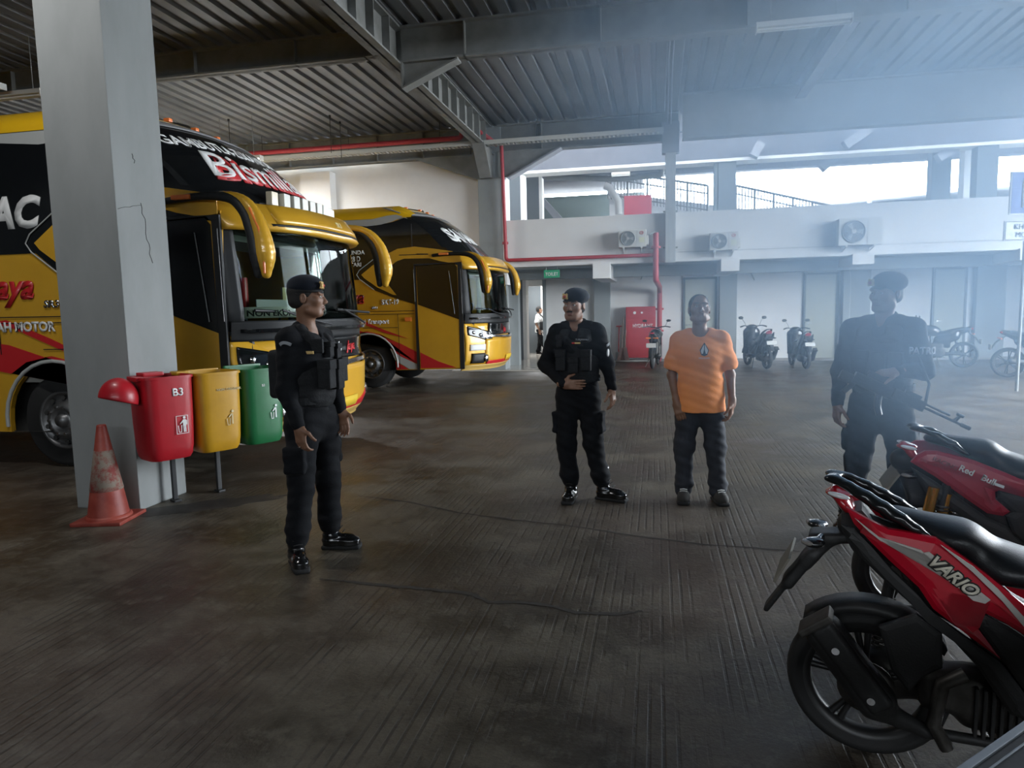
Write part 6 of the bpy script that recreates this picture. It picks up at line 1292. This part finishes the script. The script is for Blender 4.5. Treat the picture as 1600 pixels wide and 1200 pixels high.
letters('VARIO', lambda a, b, t: (lambda p: (p[0] - .004, p[1] - .003, p[2] - .006))(vpos(a, b, t)), M_DARKT, s1, name='badge_outline', size=.052, bold=.0055, shear=.3, sx=.98, depth=.002)  # black printed outline under the pale letters
letters('VARIO', lambda a, b, t: (lambda p: (p[0] - .004, p[1] - .006, p[2] - .006))(vpos(a, b, t)), mat('badge_pale', (.75, .70, .58), .4), s1, name='badge_letters', size=.052, bold=.0015, shear=.3, sx=.98, depth=.002)
for poly in ([(-.020, .868), (.050, .815), (.082, .808), (.165, .789), (.262, .690), (.33, .664), (.262, .705), (.178, .777), (.10, .792), (.055, .803), (.02, .83)], [(.215, .813), (.30, .758), (.365, .698), (.43, .625), (.62, .50), (.62, .47), (.44, .585), (.375, .665), (.30, .74)]):
    mb = MB(); mb.prism(poly, lambda a, b, t: (a, yV + .004 - t, b), 0, .005); mb.build('silver_stripe', M_SIL, s1)
PB = dict(col=M_SRED2, panel=[(-.005, .818), (.02, .852), (.05, .873), (.095, .876), (.237, .842), (.431, .764), (.60, .69), (.60, .60), (.434, .698), (.351, .718), (.325, .705), (.328, .672), (.384, .620), (.36, .598), (.30, .605), (.208, .671), (.092, .758)],
    lower=[(.0, .79), (.09, .735), (.20, .655), (.30, .585), (.38, .55), (.50, .42), (.46, .34), (.34, .46), (.20, .58), (.06, .68)], notch=[(.335, .715), (.44, .70), (.62, .60), (.66, .45), (.52, .42), (.40, .52), (.37, .60), (.395, .62), (.335, .675)],
    seat=[((.11, 0, .910), (.28, 0, .880), .050, .080), ((.28, 0, .865), (.42, 0, .80), .080, .105), ((.42, 0, .775), (.66, 0, .74), .11, .10)],
    grab=[(.02, .04, .960, .014), (.10, .075, .940, .018), (.16, .090, .905, .022), (.22, .10, .860, .014)], tail=(-.04, .845), tailcover=None,
    guard=[((.06, .76), (-.03, .74), .05, .02), ((.0, .74), (.06, .60), .05, .04), ((.02, .62), (.14, .585), .05, .02)], plate=((-.045, .752), (-.10, .665)), ind=(.0, .75), exhaust=None,
    shocks=((.145, .72, .10, .45, -.125, 1), (.195, .69, .15, .42, .10, 2), (.20, .69, .16, .42, -.10, 2)))
s2 = scooter('dusty red scooter with white sponsor lettering and gold shock reservoir, behind the nearest one', (1.17, 3.55, 0), math.radians(-10), PB)
def tpos(x0, z0): 
    d = Vector((.168, -.075)).normalized(); return lambda a, b, t: (x0 + d.x * a + .40 * b, -.1625 - t, z0 + d.y * a + .91 * b)
letters('Red', tpos(.176, .800), M_WDEC, s2, size=.038, bold=.001, depth=.003); letters('Bull', tpos(.262, .762), M_WDEC, s2, size=.038, bold=.001, depth=.003)
mb = MB(); mb.prism([(.318, .752), (.352, .740), (.350, .728), (.316, .740)], lambda a, b, t: (a, -.1625 - t, b), 0, .003); mb.build('white_tag', M_WDEC, s2)
letters('RACING', tpos(.075, .838), mat('faded_decal', (.16, .05, .05), .6), s2, size=.028, depth=.003)
mb = MB(); mb.prism([(.14, .46), (.26, .50), (.34, .45), (.32, .43), (.24, .47), (.14, .435)], lambda a, b, t: (a, -.15 - t, b), 0, .02); mb.build('exhaust_guard', M_CHR, s2)

# parked at the back wall
PC = dict(PA); PC.update(col=M_SBLK, plate_m=M_PLW, dark=True)
for (x, y, rz, lab, nm) in ((2.62, 17.55, 104, 'black scooter parked before the white wall with its tail and pale plate to the viewer', 0), (3.50, 17.5, 96, 'dark scooter parked beside the second pale door, smaller than its left neighbour', 1)):
    if nm == 0: s3 = scooter(lab, (x, y, 0), math.radians(rz), PC, 'dark scooters parked at the back wall')
    else:
        s4 = copy_tree(s3); s4['label'] = lab; s4.location = (x, y, 0); s4.rotation_euler = (0, 0, math.radians(rz)); s4.scale = (.93, .93, .93)

def motorbike(label, loc, rz, tank, rim, group=None, thin=False):
    T = thing('motorcycle', label, 'motorcycle', loc, rz, group); R_ = .30
    wheel(T, 0, R_, R_, .13 if not thin else .085, rim, 6 if not thin else 16, thin=thin); wheel(T, 1.30, R_, R_, .09 if not thin else .07, rim, 6 if not thin else 16, thin=thin)
    sdf_obj('engine', [rbox((.62, 0, .40), (.20, .15, .17), .04, .04), cap((.80, 0, .55), (.95, 0, .70), .10, .09, .03), cap((.70, 0, .45), (.82, 0, .66), .085, .085, .03), rbox((.50, .10, .36), (.12, .05, .08), .03, .03)], .012, M_MET, T)
    sdf_obj('fuel_tank', [ell((.72, 0, .86), (.24, .15, .13), .05), ell((.86, 0, .84), (.14, .17, .12), .05), ell((.55, 0, .80), (.12, .11, .07), .04)], .012, tank, T)
    sdf_obj('seat', [fcap((.05, 0, .90), (.28, 0, .84), .07, .09, (1, 1.3, .55), .03), fcap((.28, 0, .80), (.52, 0, .80), .10, .10, (1, 1.3, .55), .03)], .010, M_SEAT, T)
    sdf_obj('tail_fairing', [cap((-.10, 0, .90), (.20, 0, .80), .05, .10, .03), cap((.2, 0, .74), (.50, 0, .62), .12, .13, .03), rbox((.42, 0, .58), (.14, .11, .12), .04, .03)], .010, M_SBLK, T)
    sdf_obj('tail_lamp', [ell((-.14, 0, .90), (.03, .06, .022), .01)], .008, M_LENS, T)
    mb = MB(); mb.tube([(-.05, 0, .84), (-.22, 0, .70), (-.30, 0, .56)], .018, n=6); g = mb.build('rear_mudguard', M_SPL, T); mb = MB(); mb.bbox((-.32, -.12, .55), (-.31, .12, .66), .003); mb.build('number_plate', M_PLW, g)
    for s in (-1, 1): sdf_obj('indicator', [cap((-.14, s * .03, .78), (-.16, s * .14, .78), .012, .02, .01)], .008, M_AMB, T)
    mb = MB(); mb.tube([(.0, .09, .30), (.55, .10, .36)], .022, n=8); mb.tube([(.0, -.09, .30), (.55, -.10, .36)], .022, n=8); mb.tube([(.35, 0, .72), (.58, 0, .30)], .028, n=8); mb.tube([(.98, 0, .86), (.78, 0, .35)], .028, n=8); mb.tube([(.05, .05, .80), (.98, .03, .88)], .018, n=6); mb.build('frame', M_SPL, T)
    for s in (-1, 1): mb = MB(); mb.tube([(1.30, s * .08, .30), (1.06, s * .09, .92)], .024, n=8); mb.build('front_fork', M_MET, T)
    mb = MB(); mb.tube([(.08, -.09, .34), (.16, -.09, .66)], .03, n=8); mb.build('shock_absorber', M_MET, T)
    sdf_obj('headlight', [ell((1.16, 0, .90), (.08, .10, .09), .02)], .010, M_SBLK, T); sdf_obj('headlight_lens', [ell((1.20, 0, .90), (.05, .08, .07), .01)], .010, M_CLR, T)
    mb = MB(); mb.tube([(.88, -.36, 1.02), (.98, -.22, 1.04), (1.04, 0, 1.0), (.98, .22, 1.04), (.88, .36, 1.02)], .014, n=8); hb = mb.build('handlebar', M_SBLK, T)
    for s in (-1, 1):
        mb = MB(); mb.tube([(.97, s * .22, 1.04), (.95, s * .28, 1.16)], .006, n=5); mb.build('mirror_stem', M_BLKM, hb); sdf_obj('mirror', [ell((.95, s * .31, 1.19), (.016, .065, .035), .01)], .008, M_BLKM, hb)
    sdf_obj('exhaust', [cap((.02, -.16, .34), (.36, -.15, .30), .055, .045, .02), cap((.36, -.15, .30), (.72, -.10, .20), .025, .022, .02), cap((.72, -.10, .20), (.86, -.03, .50), .022, .02, .02)], .010, M_MET, T)
    mb = MB(); v = []
    for a in [math.radians(q) for q in range(20, 150, 10)]:
        for y in (-.055, 0, .055): v.append((1.30 + (R_ + .03) * math.cos(a), y, R_ + (R_ + .03 - (.012 if y else 0)) * math.sin(a)))
    mb.add(v, [(i * 3 + j, i * 3 + j + 1, i * 3 + j + 4, i * 3 + j + 3) for i in range(12) for j in range(2)], True); fg = mb.build('front_mudguard', M_SBLK, T); m_ = fg.modifiers.new('thick', 'SOLIDIFY'); m_.thickness = .005
    mb = MB(); mb.tube([(.56, .12, .28), (.50, .24, .01)], .012, n=6); mb.build('side_stand', M_MET, T)
    return T
motorbike('thin-wheeled motorcycle with pale plate parked before the red hydrant box', (-.10, 17.75, 0), math.radians(84), M_SBLK, M_ALLOY, thin=True)
motorbike('dark sport motorcycle parked by the third pale door, behind the right-hand officer', (6.95, 17.75, 0), math.radians(168), mat('dark_tank', (.02, .022, .028), .3, coat=.5), M_SPL)
motorbike('dark motorcycle cut by the right edge of the picture, its rear wheel to the left', (6.85, 15.45, 0), math.radians(-12), MAT['dark_tank'], M_SPL)
# ---------------------------------------------------------------- smoke drifting between the viewer and the right-hand officer
def smoke():
    m = bpy.data.materials.new('blue_smoke'); m.use_nodes = True; nt = m.node_tree; nt.nodes.clear(); L = nt.links.new
    out = nd(nt, 'ShaderNodeOutputMaterial'); vs = nd(nt, 'ShaderNodeVolumeScatter'); vs.inputs['Color'].default_value = (.54, .76, 1.0, 1); vs.inputs['Anisotropy'].default_value = .08
    va = nd(nt, 'ShaderNodeVolumeAbsorption'); va.inputs['Color'].default_value = vs.inputs['Color'].default_value; ad = nd(nt, 'ShaderNodeAddShader'); L(vs.outputs[0], ad.inputs[0]); L(va.outputs[0], ad.inputs[1]); L(ad.outputs[0], out.inputs['Volume']); g = nd(nt, 'ShaderNodeNewGeometry')
    tot = None
    for (c, r, amp) in SMOKE_BLOBS:
        mp = nd(nt, 'ShaderNodeMapping', vector_type='POINT'); mp.inputs['Location'].default_value = [-c[i] / r[i] for i in range(3)]; mp.inputs['Scale'].default_value = [1 / q for q in r]
        L(g.outputs['Position'], mp.inputs['Vector']); gr = nd(nt, 'ShaderNodeTexGradient', gradient_type='QUADRATIC_SPHERE'); L(mp.outputs[0], gr.inputs['Vector'])
        a = nd(nt, 'ShaderNodeMath', operation='MULTIPLY'); L(gr.outputs['Fac'], a.inputs[0]); a.inputs[1].default_value = amp
        if tot is None: tot = a.outputs[0]
        else:
            s = nd(nt, 'ShaderNodeMath', operation='ADD'); L(tot, s.inputs[0]); L(a.outputs[0], s.inputs[1]); tot = s.outputs[0]
    n = nd(nt, 'ShaderNodeTexNoise', i_Scale=.9, i_Detail=3.0, i_Roughness=.5); L(g.outputs['Position'], n.inputs['Vector'])
    r = nd(nt, 'ShaderNodeMapRange'); r.inputs['From Min'].default_value = .3; r.inputs['From Max'].default_value = .7; r.inputs['To Min'].default_value = .15; r.inputs['To Max'].default_value = 1.85; L(n.outputs['Fac'], r.inputs['Value'])
    q = nd(nt, 'ShaderNodeMath', operation='MULTIPLY'); L(tot, q.inputs[0]); L(r.outputs[0], q.inputs[1]); L(q.outputs[0], vs.inputs['Density']); L(q.outputs[0], va.inputs['Density'])
    mb = MB(); mb.box((-2.5, .9, .25), (9.5, 17.2, 6.1)); o = mb.build('smoke', m)
    tag(o, 'bluish smoke drifting across the right side of the hall', 'smoke', kind='stuff'); return o
SMOKE_BLOBS = [((1.3, 3.7, 1.95), (1.7, 1.9, 1.5), 1.6), ((.15, 4.3, 2.5), (1.5, 1.6, 1.6), .5), ((2.2, 6.5, 4.0), (3.6, 4.5, 2.6), .20), ((5.5, 11.0, 2.5), (5.0, 7.0, 3.0), .06)]
smoke()
